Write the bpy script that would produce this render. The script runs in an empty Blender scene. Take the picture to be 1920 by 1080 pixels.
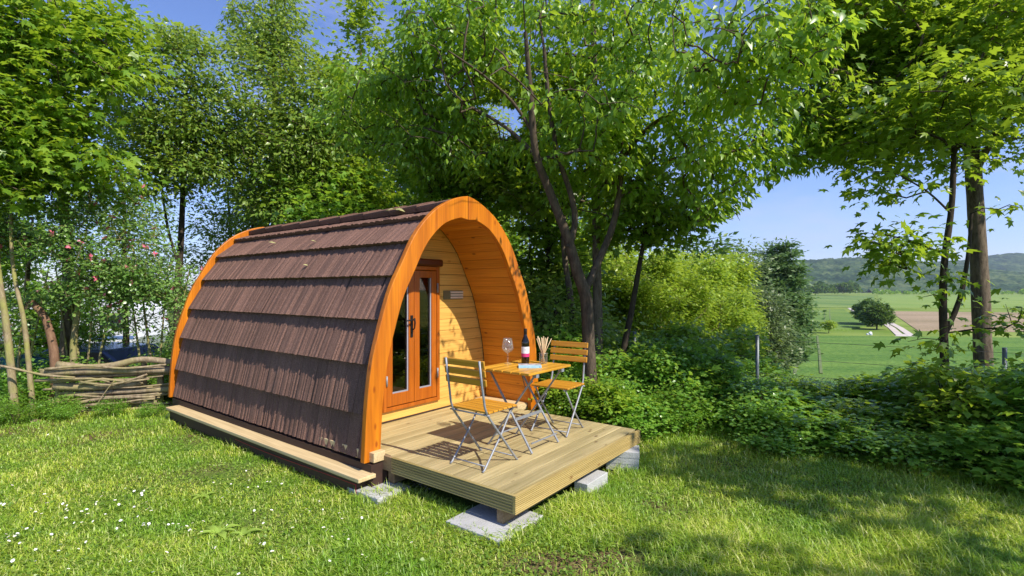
import bpy, bmesh, math, random
import numpy as np
from mathutils import Vector, Matrix
R = math.radians
SC = bpy.context.scene
COL = SC.collection

# ------------------------------------------------------------------ camera, sky, sun, exposure
CAM_Z = 1.71
cam_d = bpy.data.cameras.new("camera"); cam = bpy.data.objects.new("camera", cam_d); COL.objects.link(cam)
cam.location = (0, 0, CAM_Z); cam.rotation_euler = (R(90), 0, 0)
cam_d.sensor_width = 36.0; cam_d.lens = 17.9; cam_d.shift_y = 0.001; cam_d.clip_start = 0.05; cam_d.clip_end = 30000
SC.camera = cam
SUN = Vector((0.755, -0.632, 1.0)).normalized()          # towards the sun
ELEV = math.asin(SUN.z); AZ = math.atan2(SUN.x, SUN.y)
world = bpy.data.worlds.new("World"); SC.world = world; world.use_nodes = True
wn = world.node_tree.nodes; wl = world.node_tree.links; wn.clear()
w_out = wn.new("ShaderNodeOutputWorld"); w_bg = wn.new("ShaderNodeBackground"); w_bg.inputs[1].default_value = 0.15
w_sky = wn.new("ShaderNodeTexSky"); w_sky.sky_type = 'NISHITA'; w_sky.sun_disc = False
w_sky.sun_elevation = ELEV; w_sky.sun_rotation = AZ
w_sky.air_density = 1.0; w_sky.dust_density = 0.25; w_sky.ozone_density = 6.0
w_tc = wn.new("ShaderNodeTexCoord"); w_map = wn.new("ShaderNodeMapping"); w_map.inputs['Scale'].default_value = (2.2, 2.2, 7.0)
w_map.inputs['Rotation'].default_value = (0.2, 0.1, 0.6)
w_no = wn.new("ShaderNodeTexNoise"); w_no.inputs['Scale'].default_value = 1.6; w_no.inputs['Detail'].default_value = 7; w_no.inputs['Roughness'].default_value = 0.62
w_rp = wn.new("ShaderNodeValToRGB"); w_rp.color_ramp.elements[0].position = 0.50; w_rp.color_ramp.elements[1].position = 0.86
w_rp.color_ramp.elements[1].color = (0.62, 0.62, 0.62, 1)
w_mx = wn.new("ShaderNodeMixRGB"); w_mx.inputs[2].default_value = (4.0, 4.5, 6.0, 1)
wl.new(w_tc.outputs['Generated'], w_map.inputs[0]); wl.new(w_map.outputs[0], w_no.inputs['Vector']); wl.new(w_no.outputs[0], w_rp.inputs[0])
wl.new(w_rp.outputs[0], w_mx.inputs[0]); wl.new(w_sky.outputs[0], w_mx.inputs[1]); w_ti = wn.new('ShaderNodeMixRGB'); w_ti.blend_type = 'MULTIPLY'; w_ti.inputs[0].default_value = 1; w_ti.inputs[2].default_value = (.86, .81, .97, 1); wl.new(w_mx.outputs[0], w_ti.inputs[1]); wl.new(w_ti.outputs[0], w_bg.inputs[0]); wl.new(w_bg.outputs[0], w_out.inputs[0])
sun_d = bpy.data.lights.new("sun", 'SUN'); sun_d.energy = 4.5; sun_d.angle = R(0.55); sun_d.color = (1.0, 0.93, 0.82)
sun = bpy.data.objects.new("sun", sun_d); COL.objects.link(sun); sun.rotation_euler = SUN.to_track_quat('Z', 'Y').to_euler(); sun.location = (6, -6, 12)
SC.view_settings.view_transform = 'Standard'; SC.view_settings.look = 'None'
SC.view_settings.exposure = 0.5; SC.view_settings.gamma = 1.0; SC.view_settings.use_curve_mapping = False
SC.cycles.max_bounces = 8; SC.cycles.transparent_max_bounces = 12; SC.cycles.caustics_reflective = False; SC.cycles.caustics_refractive = False
SC.cycles.sample_clamp_indirect = 6.0
SC.render.engine = 'CYCLES'

# ------------------------------------------------------------------ coordinates
F = 955.0
def at(px, py, Y):            # a point seen at that place, Y metres away
    return Vector(((px - 960) / F * Y, Y, CAM_Z - (py - 542) / F * Y))
DECK_Z = 0.30
P0 = Vector((0.0037, 3.47, DECK_Z))
AU = Vector((-0.792, 0.6105, 0)).normalized(); AV = Vector((0.6105, 0.792, 0)).normalized()
DROT = math.atan2(-AU.y, -AU.x)
def dk(u, v, h=0.0): return P0 + AU * u + AV * v + Vector((0, 0, h))
def uv_of(p):
    d = p - P0
    return d.dot(AU), d.dot(AV)
def smooth(t):
    t = np.clip(t, 0, 1); return t * t * (3 - 2 * t)
def ground_z(x, y):
    x = np.asarray(x, float); y = np.asarray(y, float)
    d = (x - 1.6) * .66 + (y - 6.3) * .75
    s0 = 1.2 + 26 * smooth((-x + 0.5) / 7.0)
    z = -9.29 * smooth((d - s0) / 48.0)
    z = z - 1.15 * smooth((y - 8.4) / 2.6) * smooth((-x - 3.2) / 2.5)
    near = np.clip((40 - np.hypot(x, y)) / 30, 0, 1)
    z = z + near * (0.018 * np.sin(x * 1.7 + 0.6 * y) + 0.016 * np.sin(y * 2.3 - x * .8) + .008 * np.sin(x * 5.1) * np.sin(y * 4.3))
    return z
def gz(x, y): return float(ground_z(x, y))

_perm = np.random.RandomState(7).rand(64, 64, 64).astype(np.float32)
def vnoise(p, s):             # value noise in 0..1, p (n,3)
    q = np.asarray(p, float) * s + 1000.0
    i = np.floor(q).astype(int); f = q - i; f = f * f * (3 - 2 * f)
    out = 0
    for dx in (0, 1):
        for dy in (0, 1):
            for dz in (0, 1):
                w = (f[:, 0] if dx else 1 - f[:, 0]) * (f[:, 1] if dy else 1 - f[:, 1]) * (f[:, 2] if dz else 1 - f[:, 2])
                out = out + w * _perm[(i[:, 0] + dx) % 64, (i[:, 1] + dy) % 64, (i[:, 2] + dz) % 64]
    return out

# ------------------------------------------------------------------ object helpers
def tag(o, label=None, cat=None, group=None, kind=None):
    if label: o['label'] = label
    if cat: o['category'] = cat
    if group: o['group'] = group
    if kind: o['kind'] = kind
    return o
def thing(name, label, cat, loc=(0, 0, 0), rz=0.0, group=None):
    o = bpy.data.objects.new(name, None); COL.objects.link(o)
    o.location = loc; o.rotation_euler = (0, 0, rz); o.empty_display_size = .1
    return tag(o, label, cat, group)
def link(name, me, parent=None, mat=None):
    if mat is not None:
        for m in (mat if isinstance(mat, (list, tuple)) else [mat]): me.materials.append(m)
    o = bpy.data.objects.new(name, me); COL.objects.link(o)
    if parent is not None: o.parent = parent
    return o
def children(o): return [c for c in COL.objects if c.parent == o]
def copy_tree(o, loc=None, rz=None, sc=None, parent=None, kids=None):
    c = o.copy(); COL.objects.link(c)
    if parent is not None: c.parent = parent
    if loc is not None: c.location = loc
    if rz is not None: c.rotation_euler = (0, 0, rz)
    if sc is not None: c.scale = sc if hasattr(sc, '__len__') else (sc, sc, sc)
    for ch in list(o.children): copy_tree(ch, parent=c)
    return c

class MB:
    def __init__(s): s.v = []; s.f = []; s.sm = []
    def add(s, vs, fs, smooth_=False):
        b = len(s.v); s.v += [tuple(x) for x in vs]
        for f in fs: s.f.append(tuple(i + b for i in f)); s.sm.append(smooth_)
        return s
    def box(s, x0, x1, y0, y1, z0, z1):
        vs = [(x, y, z) for z in (z0, z1) for y in (y0, y1) for x in (x0, x1)]
        return s.add(vs, [(0, 2, 3, 1), (4, 5, 7, 6), (0, 1, 5, 4), (2, 6, 7, 3), (0, 4, 6, 2), (1, 3, 7, 5)])
    def bar(s, a, b, w, t, up=(0, 0, 1)):     # rectangular bar from a to b, width w (sideways), thickness t (along up)
        a = Vector(a); b = Vector(b); d = (b - a).normalized(); up = Vector(up)
        sd = d.cross(up)
        if sd.length < 1e-4: sd = d.cross(Vector((1, 0, 0)))
        sd.normalize(); n = sd.cross(d).normalized()
        vs = []
        for p in (a, b):
            for q in ((-1, -1), (1, -1), (1, 1), (-1, 1)): vs.append(p + sd * (q[0] * w / 2) + n * (q[1] * t / 2))
        return s.add(vs, [(3, 2, 1, 0), (4, 5, 6, 7), (0, 1, 5, 4), (1, 2, 6, 5), (2, 3, 7, 6), (3, 0, 4, 7)])
    def tube(s, pts, rad, n=8, caps=True, sm=True):
        pts = [Vector(p) for p in pts]; m = len(pts)
        rad = [rad] * m if not hasattr(rad, '__len__') else list(rad)
        ref = None; rings = []
        for i in range(m):
            d = (pts[min(i + 1, m - 1)] - pts[max(i - 1, 0)])
            d = d.normalized() if d.length > 1e-9 else Vector((0, 0, 1))
            if ref is None: ref = d.cross(Vector((0.31, 0.95, 0.1))).normalized()
            ref = (ref - d * ref.dot(d)); ref = ref.normalized() if ref.length > 1e-6 else d.orthogonal().normalized()
            b = d.cross(ref)
            rings.append([pts[i] + (ref * math.cos(2 * math.pi * k / n) + b * math.sin(2 * math.pi * k / n)) * rad[i] for k in range(n)])
        vs = [p for r in rings for p in r]; fs = []
        for i in range(m - 1):
            for k in range(n): fs.append((i * n + k, i * n + (k + 1) % n, (i + 1) * n + (k + 1) % n, (i + 1) * n + k))
        s.add(vs, fs, sm)
        if caps:
            s.add(rings[0], [tuple(reversed(range(n)))]); s.add(rings[-1], [tuple(range(n))])
        return s
    def lathe(s, prof, n=20, c=(0, 0, 0)):
        vs = []; fs = []
        for r, z in prof:
            for k in range(n): vs.append((c[0] + r * math.cos(2 * math.pi * k / n), c[1] + r * math.sin(2 * math.pi * k / n), c[2] + z))
        for i in range(len(prof) - 1):
            for k in range(n): fs.append((i * n + k, i * n + (k + 1) % n, (i + 1) * n + (k + 1) % n, (i + 1) * n + k))
        return s.add(vs, fs, True)
    def prism(s, poly_a, poly_b):             # two matching outlines joined
        n = len(poly_a)
        fs = [tuple(range(n)), tuple(range(2 * n - 1, n - 1, -1))] + [(i, i + n, (i + 1) % n + n, (i + 1) % n) for i in range(n)]
        return s.add(list(poly_a) + list(poly_b), fs)
    def build(s, name, mat, parent=None, bevel=0.0, recalc=True):
        me = bpy.data.meshes.new(name); me.from_pydata(s.v, [], s.f)
        me.polygons.foreach_set('use_smooth', s.sm)
        if recalc:
            bm = bmesh.new(); bm.from_mesh(me); bmesh.ops.remove_doubles(bm, verts=bm.verts, dist=1e-6)
            bmesh.ops.recalc_face_normals(bm, faces=bm.faces)
            if bevel > 0:
                es = [e for e in bm.edges if len(e.link_faces) == 2 and e.calc_face_angle(0) > 0.6]
                bmesh.ops.bevel(bm, geom=es, offset=bevel, segments=2, profile=.5, affect='EDGES')
            bm.to_mesh(me); bm.free()
        return link(name, me, parent, mat)

def np_mesh(name, V, T, mat, parent=None, nper=3, sm=True, mi=None):
    me = bpy.data.meshes.new(name)
    V = np.asarray(V, np.float32); T = np.asarray(T, np.int32)
    me.vertices.add(len(V)); me.vertices.foreach_set('co', V.ravel())
    me.loops.add(T.size); me.loops.foreach_set('vertex_index', T.ravel())
    me.polygons.add(len(T)); me.polygons.foreach_set('loop_start', np.arange(0, T.size, nper, dtype=np.int32))
    if mi is not None: me.polygons.foreach_set('material_index', np.asarray(mi, np.int32))
    if sm: me.polygons.foreach_set('use_smooth', np.ones(len(T), bool))
    me.update(calc_edges=True)
    return link(name, me, parent, mat)

# ------------------------------------------------------------------ materials
def new_mat(name):
    m = bpy.data.materials.new(name); m.use_nodes = True
    nt = m.node_tree; nt.nodes.clear()
    out = nt.nodes.new('ShaderNodeOutputMaterial'); b = nt.nodes.new('ShaderNodeBsdfPrincipled')
    nt.links.new(b.outputs[0], out.inputs[0])
    return m, nt, b, out
def ramp(nt, stops):
    r = nt.nodes.new('ShaderNodeValToRGB'); e = r.color_ramp.elements
    e[0].position, e[0].color = stops[0][0], (*stops[0][1], 1)
    e[1].position, e[1].color = stops[-1][0], (*stops[-1][1], 1)
    for p, c in stops[1:-1]:
        x = e.new(p); x.color = (*c, 1)
    return r
def plain(name, col, rough=.6, metal=0.0, var=.12, scale=8.0, bump=0.0, bscale=60.0, spec=.5):
    m, nt, b, out = new_mat(name); N = nt.nodes; L = nt.links
    tc = N.new('ShaderNodeTexCoord'); no = N.new('ShaderNodeTexNoise'); no.inputs['Scale'].default_value = scale; no.inputs['Detail'].default_value = 6
    L.new(tc.outputs['Object'], no.inputs['Vector'])
    rp = ramp(nt, [(.25, tuple(max(0, c * (1 - var)) for c in col)), (.75, tuple(c * (1 + var) for c in col))])
    L.new(no.outputs[0], rp.inputs[0]); L.new(rp.outputs[0], b.inputs['Base Color'])
    b.inputs['Roughness'].default_value = rough; b.inputs['Metallic'].default_value = metal; b.inputs['Specular IOR Level'].default_value = spec
    if bump:
        n2 = N.new('ShaderNodeTexNoise'); n2.inputs['Scale'].default_value = bscale; n2.inputs['Detail'].default_value = 5
        L.new(tc.outputs['Object'], n2.inputs['Vector'])
        bp = N.new('ShaderNodeBump'); bp.inputs['Strength'].default_value = bump; bp.inputs['Distance'].default_value = .01
        L.new(n2.outputs[0], bp.inputs['Height']); L.new(bp.outputs[0], b.inputs['Normal'])
    return m
def wood(name, c_dark, c_light, axis=0, rough=.5, knots=.5, kcol=None, spread=.12, grain=9.0, groove=None, gloss=.5):
    m, nt, b, out = new_mat(name); N = nt.nodes; L = nt.links
    tc = N.new('ShaderNodeTexCoord'); oi = N.new('ShaderNodeObjectInfo')
    off = N.new('ShaderNodeVectorMath'); off.operation = 'ADD'
    ml = N.new('ShaderNodeMath'); ml.operation = 'MULTIPLY'; ml.inputs[1].default_value = 37.0
    L.new(oi.outputs['Random'], ml.inputs[0])
    cb = N.new('ShaderNodeCombineXYZ')
    for i in range(3): L.new(ml.outputs[0], cb.inputs[i])
    L.new(tc.outputs['Object'], off.inputs[0]); L.new(cb.outputs[0], off.inputs[1])
    mp = N.new('ShaderNodeMapping'); sc = [grain * 1.0] * 3; sc[axis] = grain * .09
    mp.inputs['Scale'].default_value = sc; L.new(off.outputs[0], mp.inputs[0])
    no = N.new('ShaderNodeTexNoise'); no.inputs['Scale'].default_value = 1.0; no.inputs['Detail'].default_value = 8; no.inputs['Roughness'].default_value = .65; no.inputs['Distortion'].default_value = .6
    L.new(mp.outputs[0], no.inputs['Vector'])
    rp = ramp(nt, [(.30, c_dark), (.68, c_light)]); L.new(no.outputs[0], rp.inputs[0])
    # fine grain lines
    mp3 = N.new('ShaderNodeMapping'); s3 = [grain * 9.0] * 3; s3[axis] = grain * .25; mp3.inputs['Scale'].default_value = s3; L.new(off.outputs[0], mp3.inputs[0])
    n3 = N.new('ShaderNodeTexNoise'); n3.inputs['Scale'].default_value = 1.0; n3.inputs['Detail'].default_value = 3; L.new(mp3.outputs[0], n3.inputs['Vector'])
    r3 = ramp(nt, [(.35, (.80, .78, .74)), (.6, (1.05, 1.05, 1.05))]); L.new(n3.outputs[0], r3.inputs[0])
    mu = N.new('ShaderNodeMixRGB'); mu.blend_type = 'MULTIPLY'; mu.inputs[0].default_value = .8
    L.new(rp.outputs[0], mu.inputs[1]); L.new(r3.outputs[0], mu.inputs[2])
    # knots
    mp2 = N.new('ShaderNodeMapping'); s2 = [7.0] * 3; s2[axis] = 3.2; mp2.inputs['Scale'].default_value = s2; L.new(off.outputs[0], mp2.inputs[0])
    vo = N.new('ShaderNodeTexVoronoi'); vo.inputs['Scale'].default_value = 1.0; L.new(mp2.outputs[0], vo.inputs['Vector'])
    kr = ramp(nt, [(.05, (1, 1, 1)), (.13, (0, 0, 0))]); L.new(vo.outputs['Distance'], kr.inputs[0])
    km = N.new('ShaderNodeMath'); km.operation = 'MULTIPLY'; km.inputs[1].default_value = knots; L.new(kr.outputs[0], km.inputs[0])
    mk = N.new('ShaderNodeMixRGB'); mk.inputs[2].default_value = (*(kcol or tuple(c * .35 for c in c_dark)), 1)
    L.new(km.outputs[0], mk.inputs[0]); L.new(mu.outputs[0], mk.inputs[1])
    # piece-to-piece variation
    hv = N.new('ShaderNodeHueSaturation'); mr = N.new('ShaderNodeMapRange'); mr.inputs[3].default_value = 1 - spread; mr.inputs[4].default_value = 1 + spread
    L.new(oi.outputs['Random'], mr.inputs[0]); L.new(mr.outputs[0], hv.inputs['Value']); L.new(mk.outputs[0], hv.inputs['Color'])
    L.new(hv.outputs[0], b.inputs['Base Color']); b.inputs['Roughness'].default_value = rough; b.inputs['Specular IOR Level'].default_value = gloss
    bp = N.new('ShaderNodeBump'); bp.inputs['Strength'].default_value = .25; bp.inputs['Distance'].default_value = .003
    L.new(n3.outputs[0], bp.inputs['Height'])
    L.new(bp.outputs[0], b.inputs['Normal'])
    return m
def leaf_mat(name, cols, trans=(.2, .42, .03), tw=.38, rough=.42, spec=.5):
    m, nt, b, out = new_mat(name); N = nt.nodes; L = nt.links
    g = N.new('ShaderNodeNewGeometry'); rp = ramp(nt, [(i / (len(cols) - 1), c) for i, c in enumerate(cols)])
    L.new(g.outputs['Random Per Island'], rp.inputs[0])
    oi = N.new('ShaderNodeObjectInfo'); hv = N.new('ShaderNodeHueSaturation')
    mr = N.new('ShaderNodeMapRange'); mr.inputs[3].default_value = .85; mr.inputs[4].default_value = 1.15
    L.new(oi.outputs['Random'], mr.inputs[0]); L.new(mr.outputs[0], hv.inputs['Value']); L.new(rp.outputs[0], hv.inputs['Color'])
    L.new(hv.outputs[0], b.inputs['Base Color']); b.inputs['Roughness'].default_value = rough; b.inputs['Specular IOR Level'].default_value = spec
    tr = N.new('ShaderNodeBsdfTranslucent'); mx = N.new('ShaderNodeMixShader'); mx.inputs[0].default_value = tw
    mt = N.new('ShaderNodeMixRGB'); mt.inputs[0].default_value = .7; mt.inputs[2].default_value = (*trans, 1)
    L.new(hv.outputs[0], mt.inputs[1]); L.new(mt.outputs[0], tr.inputs[0])
    L.new(b.outputs[0], mx.inputs[1]); L.new(tr.outputs[0], mx.inputs[2]); L.new(mx.outputs[0], out.inputs[0])
    return m
def bark_mat(name, c1, c2, moss=None):
    m, nt, b, out = new_mat(name); N = nt.nodes; L = nt.links
    tc = N.new('ShaderNodeTexCoord'); mp = N.new('ShaderNodeMapping'); mp.inputs['Scale'].default_value = (16, 16, 5); L.new(tc.outputs['Object'], mp.inputs[0])
    no = N.new('ShaderNodeTexNoise'); no.inputs['Scale'].default_value = 1.3; no.inputs['Detail'].default_value = 9; no.inputs['Roughness'].default_value = .7
    L.new(mp.outputs[0], no.inputs['Vector']); rp = ramp(nt, [(.3, c1), (.7, c2)]); L.new(no.outputs[0], rp.inputs[0])
    src = rp
    if moss:
        n2 = N.new('ShaderNodeTexNoise'); n2.inputs['Scale'].default_value = 2.5; n2.inputs['Detail'].default_value = 4; L.new(tc.outputs['Object'], n2.inputs['Vector'])
        r2 = ramp(nt, [(.45, (0, 0, 0)), (.62, (1, 1, 1))]); L.new(n2.outputs[0], r2.inputs[0])
        mx = N.new('ShaderNodeMixRGB'); mx.inputs[2].default_value = (*moss, 1); L.new(r2.outputs[0], mx.inputs[0]); L.new(rp.outputs[0], mx.inputs[1]); src = mx
    L.new(src.outputs[0], b.inputs['Base Color']); b.inputs['Roughness'].default_value = .85; b.inputs['Specular IOR Level'].default_value = .2
    bp = N.new('ShaderNodeBump'); bp.inputs['Strength'].default_value = .7; bp.inputs['Distance'].default_value = .02
    L.new(no.outputs[0], bp.inputs['Height']); L.new(bp.outputs[0], b.inputs['Normal'])
    return m
def glass_mat(name, tint=(1, 1, 1), f=1.0, both=False):
    m, nt, b, out = new_mat(name); N = nt.nodes; L = nt.links; N.remove(b)
    fr = N.new('ShaderNodeLayerWeight' if both else 'ShaderNodeFresnel'); fr.inputs[0].default_value = .12 if both else 1.5
    tr = N.new('ShaderNodeBsdfTransparent'); tr.inputs[0].default_value = (*tint, 1)
    gl = N.new('ShaderNodeBsdfGlossy'); gl.inputs['Roughness'].default_value = .01
    mm = N.new('ShaderNodeMath'); mm.operation = 'MULTIPLY'; mm.inputs[1].default_value = f; mm.use_clamp = True
    mx = N.new('ShaderNodeMixShader'); L.new(fr.outputs[0], mm.inputs[0]); L.new(mm.outputs[0], mx.inputs[0]); L.new(tr.outputs[0], mx.inputs[1]); L.new(gl.outputs[0], mx.inputs[2]); L.new(mx.outputs[0], out.inputs[0])
    return m

M = {}
M['arch'] = wood('orange_glazed_wood', (.40, .098, .004), (.70, .225, .008), 2, .42, .85, (.26, .05, .003), .04, 6, gloss=.4)
M['vault'] = wood('orange_glazed_boards', (.56, .19, .011), (.72, .29, .022), 0, .5, .9, (.20, .05, .004), .07, 7)
M['wall'] = wood('pale_glazed_boards', (.66, .35, .07), (.79, .47, .115), 1, .5, .7, (.40, .14, .015), .05, 7)
M['door'] = wood('brown_stained_wood', (.33, .075, .004), (.50, .135, .008), 2, .35, .1, None, .05, 8)
M['doordark'] = wood('dark_stained_wood', (.07, .014, .003), (.12, .026, .005), 1, .4, .1, None, .05, 8)
M['rawwood'] = wood('raw_pine', (.52, .38, .19), (.70, .54, .30), 0, .6, .4, None, .08, 7)
M['deck'] = wood('pressure_treated_pine', (.27, .22, .095), (.52, .425, .215), 1, .65, 1.0, (.12, .07, .03), .16, 7)
M['fasciaU'] = wood('treated_pine_grooved', (.25, .20, .07), (.42, .335, .135), 0, .6, .8, (.16, .09, .03), .08, 7)
M['fasciaV'] = wood('treated_pine_front', (.32, .235, .075), (.50, .375, .14), 1, .6, .9, (.22, .11, .03), .08, 7)
M['joist'] = wood('rough_timber', (.16, .10, .05), (.34, .24, .13), 1, .8, .2, None, .2, 9)
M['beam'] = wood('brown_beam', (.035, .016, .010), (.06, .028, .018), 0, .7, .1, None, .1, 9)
M['slat'] = wood('varnished_slats', (.50, .22, .018), (.68, .33, .035), 0, .35, .15, None, .08, 12)
M['slatT'] = wood('varnished_table_slats', (.52, .25, .022), (.72, .38, .045), 1, .3, .15, None, .08, 12)
M['steel'] = plain('galvanised_steel', (.30, .315, .34), .58, .4, .2, 30)
M['black'] = plain('black_iron', (.012, .012, .013), .4, .3)
M['bead'] = plain('reflection_tone_bead', (.40, .40, .47), .4, .3, .05)  # silvery tone paints in the reflection along the pane edges
M['concrete'] = plain('concrete', (.43, .43, .42), .85, 0, .18, 7, .5, 90)
M['gravel'] = plain('dark_gravel', (.16, .16, .17), .8, 0, .4, 40, .3, 90)
M['pane'] = glass_mat('door_glass', (.60, .52, .42), .75)
M['glass'] = None
M['ventgreen'] = plain('stainless_plate', (.20, .23, .14), .35, .6, .1)
M['ventlight'] = plain('pale_louvre', (.72, .62, .48), .5, 0, .05)
M['red'] = plain('red_cord', (.38, .03, .025), .6)
M['bottle'] = plain('dark_bottle_glass', (.006, .005, .004), .06, 0, .05, 8, spec=.7)
M['white'] = plain('white_paper', (.80, .80, .80), .6, 0, .04)
M['pink'] = plain('magenta_band', (.62, .03, .18), .5, 0, .05)
M['cover'] = plain('pale_blue_cover', (.38, .66, .78), .4, 0, .05)
M['print'] = plain('blue_print', (.10, .32, .62), .5)
M['stick'] = plain('pale_sticks', (.72, .52, .30), .6, 0, .2, 20)
M['cushion'] = plain('red_cushion', (.50, .05, .03), .8, 0, .5, 16)
M['mattress'] = plain('olive_cover', (.16, .15, .06), .9, 0, .15)
M['tile'] = None
def rim_white_glass():          # thin clear glass; white diffuse mixed in paints the bright rim sheen
    m, nt, b, out = new_mat('clear_glass'); N = nt.nodes; L = nt.links; N.remove(b)
    lw = N.new('ShaderNodeLayerWeight'); lw.inputs[0].default_value = .10
    tr = N.new('ShaderNodeBsdfTransparent'); tr.inputs[0].default_value = (.97, .98, .98, 1)
    gl = N.new('ShaderNodeBsdfGlossy'); gl.inputs['Roughness'].default_value = .12; df = N.new('ShaderNodeBsdfDiffuse'); df.inputs[0].default_value = (.9, .9, .9, 1)
    m1 = N.new('ShaderNodeMixShader'); m1.inputs[0].default_value = .30; L.new(gl.outputs[0], m1.inputs[1]); L.new(df.outputs[0], m1.inputs[2])
    ad = N.new('ShaderNodeMath'); ad.operation = 'MULTIPLY_ADD'; ad.inputs[1].default_value = .75; ad.inputs[2].default_value = .045; L.new(lw.outputs['Facing'], ad.inputs[0])
    pw = N.new('ShaderNodeMath'); pw.operation = 'MINIMUM'; pw.inputs[1].default_value = .8; L.new(ad.outputs[0], pw.inputs[0])
    mx = N.new('ShaderNodeMixShader'); L.new(pw.outputs[0], mx.inputs[0]); L.new(tr.outputs[0], mx.inputs[1]); L.new(m1.outputs[0], mx.inputs[2]); L.new(mx.outputs[0], out.inputs[0]); return m
M['glass'] = rim_white_glass()
def tile_mat():
    m, nt, b, out = new_mat('granulated_brown_shingle'); N = nt.nodes; L = nt.links
    tc = N.new('ShaderNodeTexCoord'); no = N.new('ShaderNodeTexNoise'); no.inputs['Scale'].default_value = 150; no.inputs['Detail'].default_value = 4; no.inputs['Roughness'].default_value = .8
    L.new(tc.outputs['Object'], no.inputs['Vector'])
    rp = ramp(nt, [(.30, (.054, .026, .019)), (.5, (.165, .088, .064)), (.72, (.37, .235, .19))]); L.new(no.outputs[0], rp.inputs[0])
    n2 = N.new('ShaderNodeTexNoise'); n2.inputs['Scale'].default_value = 2.0; n2.inputs['Detail'].default_value = 3; L.new(tc.outputs['Object'], n2.inputs['Vector'])
    r2 = ramp(nt, [(.3, (.82, .82, .82)), (.7, (1.12, 1.10, 1.08))]); L.new(n2.outputs[0], r2.inputs[0])
    mu = N.new('ShaderNodeMixRGB'); mu.blend_type = 'MULTIPLY'; mu.inputs[0].default_value = 1; L.new(rp.outputs[0], mu.inputs[1]); L.new(r2.outputs[0], mu.inputs[2])
    oi = N.new('ShaderNodeObjectInfo'); hv = N.new('ShaderNodeHueSaturation'); mr = N.new('ShaderNodeMapRange'); mr.inputs[3].default_value = .88; mr.inputs[4].default_value = 1.12
    L.new(oi.outputs['Random'], mr.inputs[0]); L.new(mr.outputs[0], hv.inputs['Value']); L.new(mu.outputs[0], hv.inputs['Color'])
    L.new(hv.outputs[0], b.inputs['Base Color']); b.inputs['Roughness'].default_value = .85; b.inputs['Specular IOR Level'].default_value = .25
    bp = N.new('ShaderNodeBump'); bp.inputs['Strength'].default_value = .6; bp.inputs['Distance'].default_value = .004; L.new(no.outputs[0], bp.inputs['Height']); L.new(bp.outputs[0], b.inputs['Normal'])
    return m
M['tile'] = tile_mat()
M['cherry'] = leaf_mat('cherry_leaf', [(0.097, 0.202, 0.019), (0.175, 0.322, 0.031), (0.270, 0.426, 0.042)], (0.643, 0.852, 0.041), .46, .36, .55)
M['maple'] = leaf_mat('maple_leaf', [(0.082, 0.175, 0.016), (0.152, 0.284, 0.028), (0.261, 0.381, 0.038)], (0.545, 0.722, 0.035), .46, .36, .55)
M['pale'] = leaf_mat('pale_tree_leaf', [(0.109, 0.210, 0.030), (0.196, 0.313, 0.050), (0.316, 0.400, 0.085)], (0.502, 0.645, 0.059), .42, .33, .6)
M['dark'] = leaf_mat('dark_tree_leaf', [(0.093, 0.220, 0.029), (0.165, 0.324, 0.044), (0.259, 0.426, 0.059)], (0.576, 0.825, 0.053), .45, .36, .55)
M['honey'] = leaf_mat('honeysuckle_leaf', [(.09, .20, .035), (.16, .29, .07), (.25, .37, .10)], (.42, .60, .08), .38, .3, .6)
M['lime'] = leaf_mat('yellow_green_leaf', [(.16, .27, .02), (.26, .38, .03), (.38, .48, .05)], (.55, .68, .05), .40, .36, .5)
M['bramble'] = leaf_mat('bramble_leaf', [(0.093, 0.220, 0.030), (0.165, 0.336, 0.047), (0.288, 0.452, 0.073)], (0.576, 0.825, 0.066), .42, .3, .6)
M['hazel'] = leaf_mat('hazel_leaf', [(0.147, 0.284, 0.029), (0.244, 0.394, 0.040), (0.366, 0.480, 0.056)], (0.610, 0.788, 0.056), .44, .33, .55)
M['far'] = leaf_mat('field_tree_leaf', [(.05, .125, .02), (.09, .18, .028), (.16, .25, .04)], (.26, .40, .04), .30)
M['greyleaf'] = leaf_mat('grey_green_leaf', [(.09, .14, .045), (.14, .20, .065), (.23, .28, .12)], (.24, .34, .10), .30)
M['poplar'] = leaf_mat('poplar_leaf', [(.07, .15, .045), (.11, .20, .06), (.17, .27, .09)], (.24, .40, .09), .30)
M['blossom'] = leaf_mat('pink_blossom', [(.75, .10, .18), (.85, .22, .32), (.9, .4, .5)], (.9, .3, .4), .3)
M['grass'] = leaf_mat('grass_blade', [(.18, .33, .026), (.32, .49, .042), (.47, .60, .075), (.66, .66, .28)], (.62, .77, .08), .42, .38, .45)
def patch_colour(m, a, b, scale):     # slow drift of the colour over the lawn, from lush to dry
    nt = m.node_tree; N = nt.nodes; L = nt.links
    hv = [n for n in N if n.type == 'HUE_SAT'][0]; g = N.new('ShaderNodeNewGeometry'); no = N.new('ShaderNodeTexNoise'); no.inputs['Scale'].default_value = scale; no.inputs['Detail'].default_value = 4
    L.new(g.outputs['Position'], no.inputs['Vector']); r = ramp(nt, [(.36, a), (.64, b)]); L.new(no.outputs[0], r.inputs[0])
    mu = N.new('ShaderNodeMixRGB'); mu.blend_type = 'MULTIPLY'; mu.inputs[0].default_value = 1
    src = hv.inputs['Color'].links[0].from_socket; L.new(src, mu.inputs[1]); L.new(r.outputs[0], mu.inputs[2]); L.new(mu.outputs[0], hv.inputs['Color'])
patch_colour(M['grass'], (.62, .80, .62), (1.28, 1.12, 1.15), 1.5)
M['bark'] = bark_mat('grey_brown_bark', (.05, .035, .024), (.24, .185, .13))
M['barkdark'] = bark_mat('dark_bark', (.022, .016, .011), (.085, .065, .045))
M['barkpale'] = bark_mat('pale_bark', (.15, .115, .06), (.42, .34, .20), (.30, .30, .08))
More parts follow.
